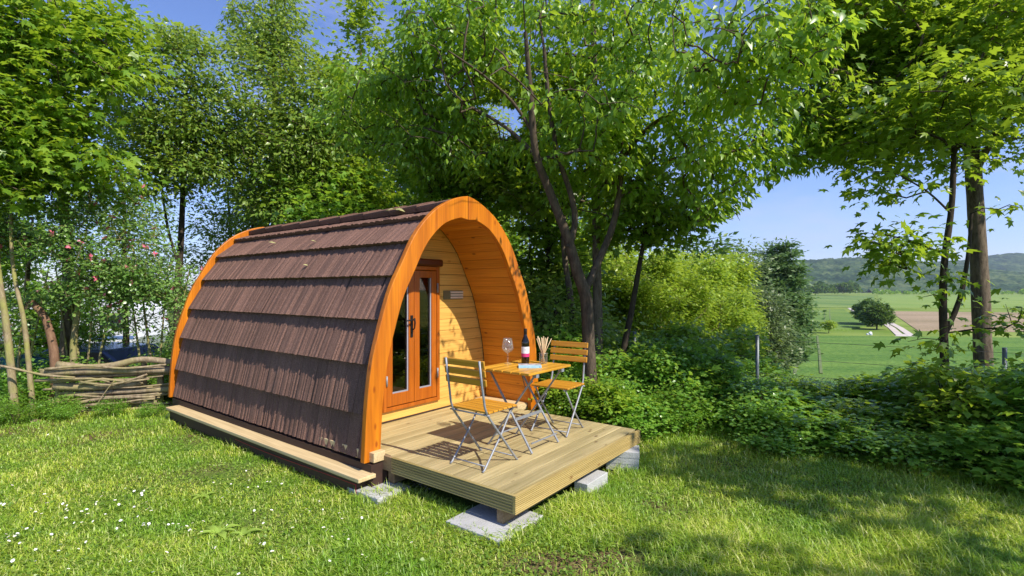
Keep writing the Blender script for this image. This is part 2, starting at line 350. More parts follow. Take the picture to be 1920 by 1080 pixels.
M['barkmid'] = bark_mat('brown_cherry_bark', (.035, .025, .017), (.16, .12, .085))
M['barkred'] = bark_mat('red_brown_bark', (.12, .06, .035), (.30, .18, .11))
M['dead'] = bark_mat('dead_branch_bark', (.13, .09, .055), (.44, .35, .225), (.30, .26, .11))
M['endgrain'] = plain('sawn_end', (.45, .36, .22), .8, 0, .25, 60)

# ------------------------------------------------------------------ ground, fields, hills
def ground_mat():
    m, nt, b, out = new_mat('lawn_and_meadow'); N = nt.nodes; L = nt.links
    g = N.new('ShaderNodeNewGeometry')
    n1 = N.new('ShaderNodeTexNoise'); n1.inputs['Scale'].default_value = 1.1; n1.inputs['Detail'].default_value = 6; L.new(g.outputs['Position'], n1.inputs['Vector'])
    n2 = N.new('ShaderNodeTexNoise'); n2.inputs['Scale'].default_value = 45; n2.inputs['Detail'].default_value = 5; L.new(g.outputs['Position'], n2.inputs['Vector'])
    n3 = N.new('ShaderNodeTexNoise'); n3.inputs['Scale'].default_value = .05; n3.inputs['Detail'].default_value = 6; L.new(g.outputs['Position'], n3.inputs['Vector'])
    soil = ramp(nt, [(.35, (.07, .045, .022)), (.65, (.20, .14, .075))]); L.new(n2.outputs[0], soil.inputs[0])
    gr = ramp(nt, [(.35, (.06, .11, .018)), (.65, (.15, .23, .04))]); L.new(n2.outputs[0], gr.inputs[0])
    r1 = ramp(nt, [(.48, (1, 1, 1)), (.66, (0, 0, 0))]); L.new(n1.outputs[0], r1.inputs[0])
    mx = N.new('ShaderNodeMixRGB'); L.new(r1.outputs[0], mx.inputs[0]); L.new(soil.outputs[0], mx.inputs[1]); L.new(gr.outputs[0], mx.inputs[2])
    acc = None
    for (sx, sy, r0, r1) in ((.35, 3.12, .10, .62), (.62, 3.22, .05, .35), (1.1, 4.0, .02, .22), (-.75, 3.55, .02, .25), (.05, 3.0, .05, .4)):
        dn = N.new('ShaderNodeVectorMath'); dn.operation = 'DISTANCE'; dn.inputs[1].default_value = (sx, sy, 0); L.new(g.outputs['Position'], dn.inputs[0])
        a1 = N.new('ShaderNodeMath'); a1.operation = 'MULTIPLY_ADD'; a1.inputs[1].default_value = .5; L.new(n2.outputs[0], a1.inputs[0]); L.new(dn.outputs['Value'], a1.inputs[2])
        m1 = N.new('ShaderNodeMapRange'); m1.inputs[1].default_value = r0 + .25; m1.inputs[2].default_value = r1 + .25; m1.inputs[3].default_value = 1; m1.inputs[4].default_value = 0; L.new(a1.outputs[0], m1.inputs[0])
        if acc is None: acc = m1
        else:
            mm = N.new('ShaderNodeMath'); mm.operation = 'MAXIMUM'; L.new(acc.outputs[0], mm.inputs[0]); L.new(m1.outputs[0], mm.inputs[1]); acc = mm
    m9 = N.new('ShaderNodeMixRGB'); L.new(acc.outputs[0], m9.inputs[0]); L.new(mx.outputs[0], m9.inputs[1]); L.new(soil.outputs[0], m9.inputs[2]); mx = m9
    mead = ramp(nt, [(.35, (.13, .21, .03)), (.65, (.25, .31, .07))]); L.new(n3.outputs[0], mead.inputs[0])
    sep = N.new('ShaderNodeSeparateXYZ'); L.new(g.outputs['Position'], sep.inputs[0])
    mr = N.new('ShaderNodeMapRange'); mr.inputs[1].default_value = -2.0; mr.inputs[2].default_value = -5.0; L.new(sep.outputs[2], mr.inputs[0])
    m2 = N.new('ShaderNodeMixRGB'); L.new(mr.outputs[0], m2.inputs[0]); L.new(mx.outputs[0], m2.inputs[1]); L.new(mead.outputs[0], m2.inputs[2])
    L.new(m2.outputs[0], b.inputs['Base Color']); b.inputs['Roughness'].default_value = .95; b.inputs['Specular IOR Level'].default_value = .1
    bp = N.new('ShaderNodeBump'); bp.inputs['Strength'].default_value = .6; bp.inputs['Distance'].default_value = .02; L.new(n2.outputs[0], bp.inputs['Height']); L.new(bp.outputs[0], b.inputs['Normal'])
    return m
def make_ground():
    n = 151
    t = np.linspace(-1, 1, n); k = 7.2
    g = np.sinh(k * t) / np.sinh(k) * 5200
    X, Y = np.meshgrid(g, g + 4.0)
    Z = ground_z(X, Y)
    V = np.stack([X.ravel(), Y.ravel(), Z.ravel()], 1)
    i = np.arange(n - 1)[:, None] * n + np.arange(n - 1)[None, :]
    Q = np.stack([i, i + 1, i + n + 1, i + n], -1).reshape(-1, 4)
    o = np_mesh('ground', V, Q, ground_mat(), nper=4); tag(o, kind='structure')
make_ground()

def field_mat(name, c1, c2, sx, sy, rot=0.0, fine=1.5):
    m, nt, b, out = new_mat(name); N = nt.nodes; L = nt.links
    g = N.new('ShaderNodeNewGeometry'); mp = N.new('ShaderNodeMapping'); mp.inputs['Scale'].default_value = (sx, sy, 1); mp.inputs['Rotation'].default_value = (0, 0, rot)
    L.new(g.outputs['Position'], mp.inputs[0])
    n1 = N.new('ShaderNodeTexNoise'); n1.inputs['Scale'].default_value = 1; n1.inputs['Detail'].default_value = 8; n1.inputs['Roughness'].default_value = .6; L.new(mp.outputs[0], n1.inputs['Vector'])
    n2 = N.new('ShaderNodeTexNoise'); n2.inputs['Scale'].default_value = fine; n2.inputs['Detail'].default_value = 4; L.new(g.outputs['Position'], n2.inputs['Vector'])
    ad = N.new('ShaderNodeMixRGB'); ad.inputs[0].default_value = .4; L.new(n1.outputs[0], ad.inputs[1]); L.new(n2.outputs[0], ad.inputs[2])
    rp = ramp(nt, [(.36, c1), (.64, c2)]); L.new(ad.outputs[0], rp.inputs[0]); L.new(rp.outputs[0], b.inputs['Base Color'])
    b.inputs['Roughness'].default_value = .9; b.inputs['Specular IOR Level'].default_value = .15
    bp = N.new('ShaderNodeBump'); bp.inputs['Strength'].default_value = .8; bp.inputs['Distance'].default_value = .3; L.new(n2.outputs[0], bp.inputs['Height']); L.new(bp.outputs[0], b.inputs['Normal'])
    return m
FZ = -9.29
def onfield(px, py, z=FZ):
    Y = F * (CAM_Z - z) / (py - 542); return Vector(((px - 960) / F * Y, Y, z))
def crop(name, pts, mat, h):
    top = [onfield(px, py, FZ + h) for px, py in pts]; bot = [Vector((p.x, p.y, FZ - .2)) for p in top]
    o = MB().prism(top, bot).build(name, mat); tag(o, kind='structure'); return o
crop('wheat_field', [(900, 800), (2300, 800), (2060, 634.5), (1690, 630.5), (1100, 626)], field_mat('green_wheat', (.06, .145, .022), (.16, .26, .045), .015, .16, .12), .35)
crop('wheat_field', [(1180, 616.5), (1540, 618), (1588, 617), (1626, 610), (1583, 580.5), (1180, 578)], field_mat('mid_wheat', (.075, .165, .03), (.21, .29, .06), .06, .012, .15), .4)
crop('wheat_field', [(1180, 575.2), (1575, 576.5), (1640, 577), (1640, 554), (1180, 553.5)], field_mat('upper_wheat', (.07, .16, .04), (.23, .30, .075), .035, .003, .2), .4)
crop('meadow', [(1650, 577), (2300, 579.5), (2150, 553.5), (1646, 553.5)], field_mat('pale_meadow', (.17, .27, .05), (.25, .33, .08), .02, .01), .25)
crop('ploughed_field', [(1722, 620), (2200, 625), (2200, 589), (1668, 583.5)], field_mat('ploughed_soil', (.24, .19, .10), (.42, .31, .20), .01, .05, .2), .12)
track_m = plain('pale_gravel_track', (.55, .48, .42), .9, 0, .15, .4)
mb = MB()
def rut(pts, w):
    P = [onfield(px, py, FZ + .08) for px, py in pts]
    for a, b in zip(P[:-1], P[1:]): mb.bar(a, b, w, .1)
rut([(1590, 576), (1604, 586), (1622, 594), (1640, 600), (1656, 605), (1672, 615), (1690, 631)], 1.5)
rut([(1600, 576), (1615, 586), (1634, 594), (1652, 599), (1667, 604), (1688, 615), (1711, 631)], 1.5)
P = [onfield(px, py, FZ + .10) for px, py in [(1676, 632), (1716, 632.5), (1706, 627), (1684, 626)]]
mb.prism(P, [p - Vector((0, 0, .2)) for p in P])
o = mb.build('farm_track', track_m); tag(o, kind='structure')
mb = MB()
for pts in ([(1549, 579), (1546, 590), (1547, 604)], [(1556, 579), (1556, 590), (1558, 603)], [(1514, 630), (1511, 640), (1502, 662), (1490, 700)], [(1533, 630), (1534, 642), (1537, 662), (1540, 700)]):
    P = [onfield(px, py, FZ + .42) for px, py in pts]
    for a, b in zip(P[:-1], P[1:]): mb.bar(a, b, .34, .06)
o = mb.build('tractor_tracks', plain('trodden_crop', (.13, .17, .05), .9, 0, .3, 1.0)); tag(o, kind='structure')

def hill_mat():
    m, nt, b, out = new_mat('forested_hill'); N = nt.nodes; L = nt.links
    g = N.new('ShaderNodeNewGeometry')
    n1 = N.new('ShaderNodeTexNoise'); n1.inputs['Scale'].default_value = .045; n1.inputs['Detail'].default_value = 6; n1.inputs['Roughness'].default_value = .7; L.new(g.outputs['Position'], n1.inputs['Vector'])
    n2 = N.new('ShaderNodeTexNoise'); n2.inputs['Scale'].default_value = .006; n2.inputs['Detail'].default_value = 5; L.new(g.outputs['Position'], n2.inputs['Vector'])
    ad = N.new('ShaderNodeMixRGB'); ad.inputs[0].default_value = .45; L.new(n1.outputs[0], ad.inputs[1]); L.new(n2.outputs[0], ad.inputs[2])
    rp = ramp(nt, [(.42, (.012, .034, .012)), (.51, (.042, .085, .026)), (.60, (.12, .16, .055))]); L.new(ad.outputs[0], rp.inputs[0]); L.new(rp.outputs[0], b.inputs['Base Color'])
    b.inputs['Roughness'].default_value = .95; b.inputs['Specular IOR Level'].default_value = .05
    return m
HM = hill_mat()
def hill(name, ridge, Yr, Y0, seed):
    rs = np.random.RandomState(seed)
    xs = np.array([p[0] for p in ridge], float); ys = np.array([p[1] for p in ridge], float)
    nu, nv = 420, 60
    px = np.linspace(xs[0], xs[-1], nu); top = np.interp(px, xs, ys)
    V = np.zeros((nv, nu, 3))
    for j in range(nv):
        t = j / (nv - 1) * 1.35
        Y = Y0 + (Yr - Y0) * t
        zr = CAM_Z + (542 - top) / F * Yr
        prof = math.sin(min(t, 1.0) * math.pi / 2) ** 1.3 if t <= 1 else 1 - (t - 1) ** 2 * 1.2
        V[j, :, 0] = (px - 960) / F * Yr; V[j, :, 1] = Y; V[j, :, 2] = FZ - 2 + (zr - FZ) * prof
    P = V.reshape(-1, 3).copy(); P[:, 2] = 0
    V[:, :, 2] += (vnoise(P, 1 / 180.0) * 14 - 7 + vnoise(P + 77, 1 / 60.) * 10).reshape(nv, nu) * np.linspace(.2, 1, nv)[:, None] + (rs.rand(nv, nu) ** 1.5) * 14
    i = np.arange(nv - 1)[:, None] * nu + np.arange(nu - 1)[None, :]
    Q = np.stack([i, i + 1, i + nu + 1, i + nu], -1).reshape(-1, 4)
    o = np_mesh(name, V.reshape(-1, 3), Q, HM, nper=4); tag(o, kind='structure')
hill('hills', [(700, 500), (1000, 512), (1250, 505), (1400, 497), (1520, 493), (1580, 489), (1620, 492), (1660, 499), (1720, 506), (1800, 520), (2100, 530)], 2500, 1500, 3)
hill('hills', [(1450, 525), (1600, 515), (1690, 502), (1740, 494), (1800, 492), (1850, 487), (1890, 478), (1930, 481), (2050, 470), (2300, 480)], 3300, 2300, 5)

# ------------------------------------------------------------------ foliage machinery
LEAF = {
 'ovate': (np.array([(0, 0, 0), (.42, .235, .05), (.42, -.235, .05), (.48, 0, 0), (1, 0, -.10)]), np.array([(0, 3, 1), (0, 2, 3), (3, 4, 1), (3, 2, 4)])),
 'round': (np.array([(0, 0, 0), (.45, .40, .05), (.45, -.40, .05), (.5, 0, 0), (1, 0, -.08)]), np.array([(0, 3, 1), (0, 2, 3), (3, 4, 1), (3, 2, 4)])),
 'maple': (np.array([(.02, 0, 0), (.10, .40, -.05), (.34, .20, .03), (.74, .48, -.07), (.66, .17, .03), (1.05, 0, -.12), (.66, -.17, .03), (.74, -.48, -.07), (.34, -.20, .03), (.10, -.40, -.05), (.38, 0, .0)]),
           np.array([(10, 0, 1), (10, 1, 2), (10, 2, 3), (10, 3, 4), (10, 4, 5), (10, 5, 6), (10, 6, 7), (10, 7, 8), (10, 8, 9), (10, 9, 0)])),
 'clump': (np.array([(0, 0, 0), (.5, .5, .12), (.45, -.48, -.05), (1, .05, 0)]), np.array([(0, 2, 1), (1, 2, 3)])),
}
def leaves(pos, axis, nrm, size, kind, rs):
    tv, tt = LEAF[kind]
    n = len(pos)
    a = axis / (np.linalg.norm(axis, axis=1, keepdims=True) + 1e-9)
    s = np.cross(nrm, a); s /= (np.linalg.norm(s, axis=1, keepdims=True) + 1e-9)
    c = np.cross(a, s)
    wv = 0.85 + .3 * rs.rand(n)
    V = pos[:, None, :] + size[:, None, None] * (tv[None, :, 0:1] * a[:, None, :] + tv[None, :, 1:2] * wv[:, None, None] * s[:, None, :] + tv[None, :, 2:3] * (.4 + 1.6 * rs.rand(n))[:, None, None] * c[:, None, :])
    T = tt[None] + (np.arange(n) * len(tv))[:, None, None]
    return V.reshape(-1, 3), T.reshape(-1, 3)

def in_poly(x, y, poly):
    c = False; j = len(poly) - 1
    for i in range(len(poly)):
        if (poly[i][1] > y) != (poly[j][1] > y) and x < (poly[j][0] - poly[i][0]) * (y - poly[i][1]) / (poly[j][1] - poly[i][1]) + poly[i][0]: c = not c
        j = i
    return c
SUNLIT = [[(-12, 0), (0.45, 0), (0.55, 3.4), (1.0, 3.65), (1.9, 3.25), (2.6, 3.3), (2.3, 3.8), (1.5, 4.6), (1.1, 5.0), (.2, 6.6), (-2.0, 7.6), (-12, 7.4)]]
def blocks_sun(p):          # would foliage here throw its shade on the lawn, deck or cabin that stand in the sun
    for h in (0.0, .75, 1.25, 1.7, 2.15):
        z = DECK_Z + h
        if p[2] < z: continue
        k = p[2] - z
        q = Vector((p[0] - .73 * k, p[1] + .635 * k, z)); u, v = uv_of(q)
        if h == 0.0 and -.1 < u < 1.6 and -.05 < v < 2.1: return .98
        if h > 0 and -.0 < u < 1.7 and 0.05 < v < 1.9 and h < 1: return .97
        w = {0.0: 1.26, .75: 1.19, 1.25: 1.04, 1.7: .82, 2.15: .46}[h]
        if 1.3 < u < 5.9 and abs(v - 1.14) < w: return .985 if (v < 1.35) else .75
    k = p[2]
    g = (p[0] - .73 * k, p[1] + .635 * k)
    for poly in SUNLIT:
        if in_poly(g[0], g[1], poly): return .97
    return 0.0
GAPS = [([(1425, 365), (1480, 325), (1560, 345), (1615, 375), (1600, 480), (1500, 490), (1420, 450), (1300, 450)], .95), ([(1640, 360), (1830, 375), (1830, 480), (1600, 500)], .6),
        ([(1480, 490), (1600, 480), (1830, 480), (1920, 490), (1920, 640), (1450, 680)], .9), ([(1360, 20), (1400, 0), (1500, 190), (1420, 260)], .35),
        ([(545, 0), (740, 0), (740, 60), (620, 130), (560, 60)], .72), ([(255, 0), (430, 0), (400, 60), (290, 30)], .88), ([(85, 0), (140, 0), (120, 40)], .8),
        ([(905, 190), (985, 200), (980, 260), (930, 260)], .9), ([(1850, 300), (1920, 330), (1920, 420), (1850, 440)], .6), ([(320, 385), (395, 390), (400, 480), (340, 500)], .85)]
def in_gap(p):
    if p[1] < .5: return 0
    px = 960 + F * p[0] / p[1]; py = 542 - F * (p[2] - CAM_Z) / p[1]
    for poly, pr in GAPS:
        if in_poly(px, py, poly): return pr
    return 0

def sample_tips(blobs, n, rs, clump=.9, cut=.38, gaps=True, sunf=True, shell=.45):
    out = []; w = np.array([b[2] if len(b) > 2 else b[1][0] * b[1][1] * b[1][2] for b in blobs], float); w /= w.sum()
    tries = 0
    while len(out) < n and tries < n * 14:
        tries += 1
        b = blobs[rs.choice(len(blobs), p=w)]
        d = rs.normal(size=3); d /= np.linalg.norm(d); r = rs.rand() ** shell
        p = np.array(b[0]) + d * np.array(b[1]) * r
        if cut > 0 and vnoise(p[None], clump)[0] < cut: continue
        if gaps:
            pr = in_gap(p)
            if pr and rs.rand() < pr: continue
        if sunf:
            pr = blocks_sun(p)
            if pr and rs.rand() < pr: continue
        if p[2] < gz(p[0], p[1]) + .1: continue
        out.append(p)
    return np.array(out)

def grow(limbs, tips, rs, wig=.06, step=.22, maxtwig=1e9):
    pos = []; par = []
    for pts, radii in limbs:
        pts = [Vector(p) for p in pts]; prev = -1
        if pos:
            d = [(Vector(q) - pts[0]).length for q in pos]; prev = int(np.argmin(d)) if min(d) < .5 else -1
        for a, b in zip(pts[:-1], pts[1:]):
            m = max(1, int((b - a).length / step))
            for i in range(m):
                pos.append(tuple(a.lerp(b, i / m))); par.append(prev); prev = len(pos) - 1
        pos.append(tuple(pts[-1])); par.append(prev)
    nlimb = len(pos)
    base_z = min(p[2] for p in pos)
    A = np.zeros((nlimb + len(tips) * 40, 3)); A[:nlimb] = pos; cnt = nlimb
    order = []
    if len(tips):
        D = np.min(np.linalg.norm(tips[:, None, :] - A[None, :nlimb:2, :], axis=2), axis=1); order = np.argsort(D)
    ends = []
    usable = np.ones(len(A), bool)
    for i in range(nlimb):
        if A[i, 2] < base_z + .25 * (max(p[2] for p in pos) - base_z) and nlimb > 8: usable[i] = False
    if not usable[:nlimb].any(): usable[:nlimb] = True
    for ti in order:
        t = tips[ti]; df = A[:cnt] - t; dist = np.linalg.norm(df, axis=1)
        cost = dist + .55 * np.maximum(0, df[:, 2] + .15 * dist) + np.where(usable[:cnt], 0, 50)
        j = int(np.argmin(cost)); L = dist[j]; m = max(2, int(L / step)); m = min(m, 24)
        a = A[j].copy(); prev = j
        lift = .10 * L
        for i in range(1, m + 1):
            s = i / m
            p = a * (1 - s) + t * s; p[2] += lift * math.sin(math.pi * s)
            if i < m: p = p + rs.normal(size=3) * wig * min(1, L)
            A[cnt] = p; par.append(prev); prev = cnt; cnt += 1
        ends.append(prev)
    return A[:cnt], np.array(par), nlimb, ends

def tubes_np(chains, n):      # chains: (points (m,3), radii (m))
    Vs = []; Fs = []; b = 0
    ang = np.arange(n) * 2 * np.pi / n
    for P, r in chains:
        P = np.asarray(P); m = len(P)
        d = np.gradient(P, axis=0); d /= (np.linalg.norm(d, axis=1, keepdims=True) + 1e-9)
        ref = np.cross(d, np.array([.31, .95, .1])); ref /= (np.linalg.norm(ref, axis=1, keepdims=True) + 1e-9)
        bb = np.cross(d, ref)
        ring = P[:, None, :] + r[:, None, None] * (np.cos(ang)[None, :, None] * ref[:, None, :] + np.sin(ang)[None, :, None] * bb[:, None, :])
        Vs.append(ring.reshape(-1, 3))
        i = np.arange(m - 1)[:, None] * n; k = np.arange(n)[None, :]
        Fs.append(np.stack([i + k, i + (k + 1) % n, i + n + (k + 1) % n, i + n + k], -1).reshape(-1, 4) + b); b += m * n
    if not Vs: return np.zeros((0, 3)), np.zeros((0, 4), int)
    return np.concatenate(Vs), np.concatenate(Fs)

def spline(pts, rad, step=.12):
    pts = np.array([tuple(p) for p in pts], float); m = len(pts)
    rad = np.array(rad if hasattr(rad, '__len__') else [rad] * m, float)
    if len(rad) == 2 and m != 2: rad = np.linspace(rad[0], rad[1], m)
    P = []; Rr = []
    for i in range(m - 1):
        p0, p1, p2, p3 = pts[max(i - 1, 0)], pts[i], pts[i + 1], pts[min(i + 2, m - 1)]
        k = max(2, int(np.linalg.norm(p2 - p1) / step))
        for t in np.linspace(0, 1, k, endpoint=False):
            P.append(.5 * ((2 * p1) + (-p0 + p2) * t + (2 * p0 - 5 * p1 + 4 * p2 - p3) * t * t + (-p0 + 3 * p1 - 3 * p2 + p3) * t ** 3)); Rr.append(rad[i] * (1 - t) + rad[i + 1] * t)
    P.append(pts[-1]); Rr.append(rad[-1])
    return np.array(P), np.array(Rr)

def foliage(name, label, cat, base, limbs, blobs, ntips, per, leaf, size, mat, bark, seed, group=None, droop=.35, spread=.28, gaps=True, sunf=True,
            clump=.9, cut=.38, twig=.0045, tipn=4, up=.75, limb_names=('trunk', 'limb'), extra=None, shell=.45, nside=9, lnoise=.03):
    rs = np.random.RandomState(seed)
    base = Vector(base); root = thing(name, label, cat, base, 0, group); B = np.array(base)
    tips = sample_tips(blobs, ntips, rs, clump, cut, gaps, sunf, shell)
    A, par, nl, ends = grow(limbs, tips, rs)
    for i, (pts, rad) in enumerate(limbs):
        P, Rr = spline(pts, rad); P = P + (vnoise(P, 2.2)[:, None] - .5) * 0
        Rr = Rr * (1 + lnoise * 4 * (vnoise(P * 3, 1.3) - .5))
        V, Q = tubes_np([(P - B, Rr)], nside); np_mesh(limb_names[0] if i == 0 else limb_names[1], V, Q, bark, root, 4)
    n = len(A); cnt = np.zeros(n)
    for e in ends: cnt[e] += 1
    for i in range(n - 1, -1, -1):
        if par[i] >= 0: cnt[par[i]] += cnt[i]
    rad = np.minimum(twig * np.maximum(cnt, 1) ** .40, max(.018, twig * 2.6))
    kids = [[] for _ in range(n)]
    for i in range(n):
        if par[i] >= 0: kids[par[i]].append(i)
    chains = []
    starts = [(par[i], i) for i in range(nl, n) if par[i] < nl or kids[par[i]][0] != i]
    for s0, i in starts:
        ids = [s0, i]
        while kids[ids[-1]]: ids.append(kids[ids[-1]][0])
        r = rad[ids].copy(); r[0] = r[1]; r[-1] *= .5
        chains.append((A[ids] - B, r))
    V, Q = tubes_np(chains, tipn)
    if len(V): tag(np_mesh('twigs', V, Q, bark, root, 4), kind='stuff')
    # leaves along the last stretch of each twig
    pos = []; ax = []
    for e in ends:
        a, b = A[par[e]], A[e]; c = A[par[par[e]]] if par[par[e]] >= 0 else a
        d = b - c; ln = np.linalg.norm(d) + 1e-6; d = d / ln
        k = rs.poisson(per) + 2
        t = rs.rand(k) ** .8
        p = np.where(t[:, None] > .5, a + (b - a) * ((t - .5) * 2)[:, None], c + (a - c) * (t * 2)[:, None])
        off = rs.normal(size=(k, 3)) * np.array([1, 1, .55]) * spread * (.35 + .65 * rs.rand(k))[:, None]
        pos.append(p + off); o = off.copy(); o[:, 2] *= .3
        ax.append(d[None] * .5 + o / (np.linalg.norm(o, axis=1, keepdims=True) + 1e-6) * .9 + rs.normal(size=(k, 3)) * .25 + np.array([0, 0, -droop]))
    pos = np.concatenate(pos); ax = np.concatenate(ax); k = len(pos)
    if sunf or gaps:      # thin single leaves, too, where the light falls through
        keep = np.ones(k, bool)
        for i in range(k):
            if gaps:
                g = in_gap(pos[i])
                if g > .84: keep[i] = False; continue
            if sunf:
                g = blocks_sun(pos[i])
                if g and rs.rand() < g * .97: keep[i] = False
        pos = pos[keep]; ax = ax[keep]; k = len(pos)
    nr = rs.normal(size=(k, 3)) * .45 + np.array([0, 0, up]) + np.array(SUN) * .25
    V, T = leaves(pos - B, ax, nr, size * (.6 + .7 * rs.rand(k)), leaf, rs)
    cr = np_mesh('crown', V, T, mat, root, 3, sm=False); tag(cr, kind='stuff')
    if extra: extra(root, pos - B, rs)
    return root

# ------------------------------------------------------------------ camping pod
POD_U, POD_V = 3.55, 1.14
pod = thing('camping_pod', 'arched wooden camping pod with brown shingle roof and orange glazed front', 'camping pod', dk(POD_U, POD_V, -DECK_Z), DROT)
def L3(u, v, h): return Vector((-(u - POD_U), v - POD_V, h + DECK_Z))      # deck coordinates -> inside the pod root
PW = [(0, 2.350), (.10, 2.330), (.25, 2.275), (.46, 2.155), (.69, 1.925), (.87, 1.62), (1.0, 1.375), (1.125, 1.0), (1.19, .75), (1.235, .4), (1.262, -.05)]
_pp, _ = spline([(w, h, 0) for w, h in PW], 0.0, .04)
_pp = _pp[:, :2]; _pp[0, 0] = 0
_sl = np.concatenate([[0], np.cumsum(np.linalg.norm(np.diff(_pp, axis=0), axis=1))]); S_TOT = _sl[-1]
def prof(s, off=0.0):         # s metres down from the apex, off metres inwards -> (w, h)
    w = np.interp(s, _sl, _pp[:, 0]); h = np.interp(s, _sl, _pp[:, 1])
    e = .03; w2 = np.interp(min(s + e, S_TOT), _sl, _pp[:, 0]); h2 = np.interp(min(s + e, S_TOT), _sl, _pp[:, 1])
    w1 = np.interp(max(s - e, 0), _sl, _pp[:, 0]); h1 = np.interp(max(s - e, 0), _sl, _pp[:, 1])
    tw, th = w2 - w1, h2 - h1; l = math.hypot(tw, th)
    return max(0.0, w + th / l * off), h - tw / l * off
def s_at_h(h): return float(np.interp(-h, -_pp[::1, 1], _sl))
def w_at_h(h, off):           # half width of the profile at a height, off inwards
    best = min(np.linspace(0.0, S_TOT, 160), key=lambda s: abs(prof(s, off)[1] - h)); return prof(best, off)[0]

def arch_half(side, u0, u1, parent, front=True):
    ss = np.linspace(0, S_TOT, 34)
    o, i = [], []
    for s in ss:
        t = s / S_TOT
        band = .145 + .05 * math.exp(-(s / .35) ** 2)
        o.append(prof(s, -.020)); i.append(prof(s, band))
    o[0] = (0.002, o[0][1]); i = [(max(w, .002), h) for w, h in i]
    if front:                 # the little lip at the ridge joint
        i[0] = (.002, i[0][1] - .035); i[1] = (i[1][0], i[1][1] - .02)
    o[0] = (.003, o[0][1]); i[0] = (.003, i[0][1])
    for k in range(1, len(i)):
        if i[k][0] <= i[k - 1][0]: i[k] = (i[k - 1][0] + .004, i[k][1])
    mb = MB(); m = len(ss); vs = []
    for u in (u0, u1):
        for (w, h) in o: vs.append(L3(u, POD_V + side * w, h))
        for (w, h) in i: vs.append(L3(u, POD_V + side * w, h))
    fs = []
    for k in range(m - 1):
        fs += [(k, k + 1, m + k + 1, m + k), (2 * m + k, 3 * m + k, 3 * m + k + 1, 2 * m + k + 1), (k, 2 * m + k, 2 * m + k + 1, k + 1), (m + k, m + k + 1, 3 * m + k + 1, 3 * m + k)]
    fs += [(0, m, 3 * m, 2 * m), (m - 1, 2 * m + m - 1, 3 * m + m - 1, m + m - 1)]
    mb.add(vs, fs)
    return mb.build('arch_panel', M['arch'], parent, bevel=.006)
UA = 1.45
for sd in (-1, 1):
    arch_half(sd, UA, UA + .055, pod); arch_half(sd, 5.71, 5.765, pod, False)
# inner shell that carries the roof
mb = MB(); ss = np.linspace(0, S_TOT - .02, 30)
def shell(u0, u1, a, b):
    for sd in (-1, 1):
        vs = []
        for u in (u0, u1):
            for s in ss:
                w, h = prof(s, a); vs.append(L3(u, POD_V + sd * w, h))
            for s in ss:
                w, h = prof(s, b); vs.append(L3(u, POD_V + sd * w, h))
        m = len(ss); fs = []
        for k in range(m - 1):
            fs += [(k, k + 1, m + k + 1, m + k), (2 * m + k, 3 * m + k, 3 * m + k + 1, 2 * m + k + 1), (k, 2 * m + k, 2 * m + k + 1, k + 1), (m + k, m + k + 1, 3 * m + k + 1, 3 * m + k)]
        mb.add(vs, fs)
shell(UA + .057, 5.708, .075, .092)
mb.build('roof_shell', M['beam'], pod)
# lining boards of the porch vault
nb = 24
for sd in (-1, 1):
    for k in range(nb):
        s0 = .012 + k * (S_TOT - .05) / nb; s1 = .012 + (k + 1) * (S_TOT - .05) / nb - .0025
        pa = [prof(s0, .094), prof(s0, .110), prof(s1, .110), prof(s1, .094)]
        if k == 0: pa = [(max(w, .002), h) for w, h in pa]
        MB().prism([L3(UA + .058, POD_V + sd * w, h) for w, h in pa], [L3(2.20, POD_V + sd * w, h) for w, h in pa]).build('lining_board', M['vault'], pod, bevel=.0022)
MB().prism([L3(2.24, POD_V + sd * w, h) for sd, rng in ((-1, range(0, 30)), (1, range(29, -1, -1))) for w, h in [prof(ss[k], .093) for k in rng]][:60],
           [L3(2.245, POD_V + sd * w, h) for sd, rng in ((-1, range(0, 30)), (1, range(29, -1, -1))) for w, h in [prof(ss[k], .093) for k in rng]][:60]) if False else None
# front wall boards round the door
UW = 2.22; DV0, DV1, DH0, DH1 = .64, 1.452, .115, 1.76
ledges = [.012, .118] + [.118 + .1335 * k for k in range(1, 17)]
for a, b in zip(ledges[:-1], ledges[1:]):
    b2 = b - .0035
    w0, w1 = w_at_h(a, .095), w_at_h(b2, .095)
    if w1 < .06: 
        if w0 < .12: break
        w1 = .06
    segs = [(None, None)] if (b2 <= DH0 + .01 or a >= DH1 - .06) else [(None, DV0), (DV1, None)]
    for va, vb in segs:
        pl = [(POD_V - w0 if va is None else va, a), (POD_V + w0 if vb is None else vb, a), (POD_V + w1 if vb is None else vb, b2), (POD_V - w1 if va is None else va, b2)]
        if pl[1][0] - pl[0][0] < .02 or pl[2][0] - pl[3][0] < .005: continue
        MB().prism([L3(UW, v, h) for v, h in pl], [L3(UW + .022, v, h) for v, h in pl]).build('wall_board', M['wall'], pod, bevel=.0028)
MB().box(-(UW - .012 - POD_U), -(UW + .02 - POD_U), -1.12, 1.12, DECK_Z + .0, DECK_Z + .011).build('gap_shade_strip', M['beam'], pod)  # dark strip standing in for the shaded gap under the wall boards
def pbox(u0, u1, v0, v1, h0, h1, mb=None):
    mb = mb or MB(); a = L3(u1, v0, h0); b = L3(u0, v1, h1); return mb.box(a.x, b.x, a.y, b.y, a.z, b.z)
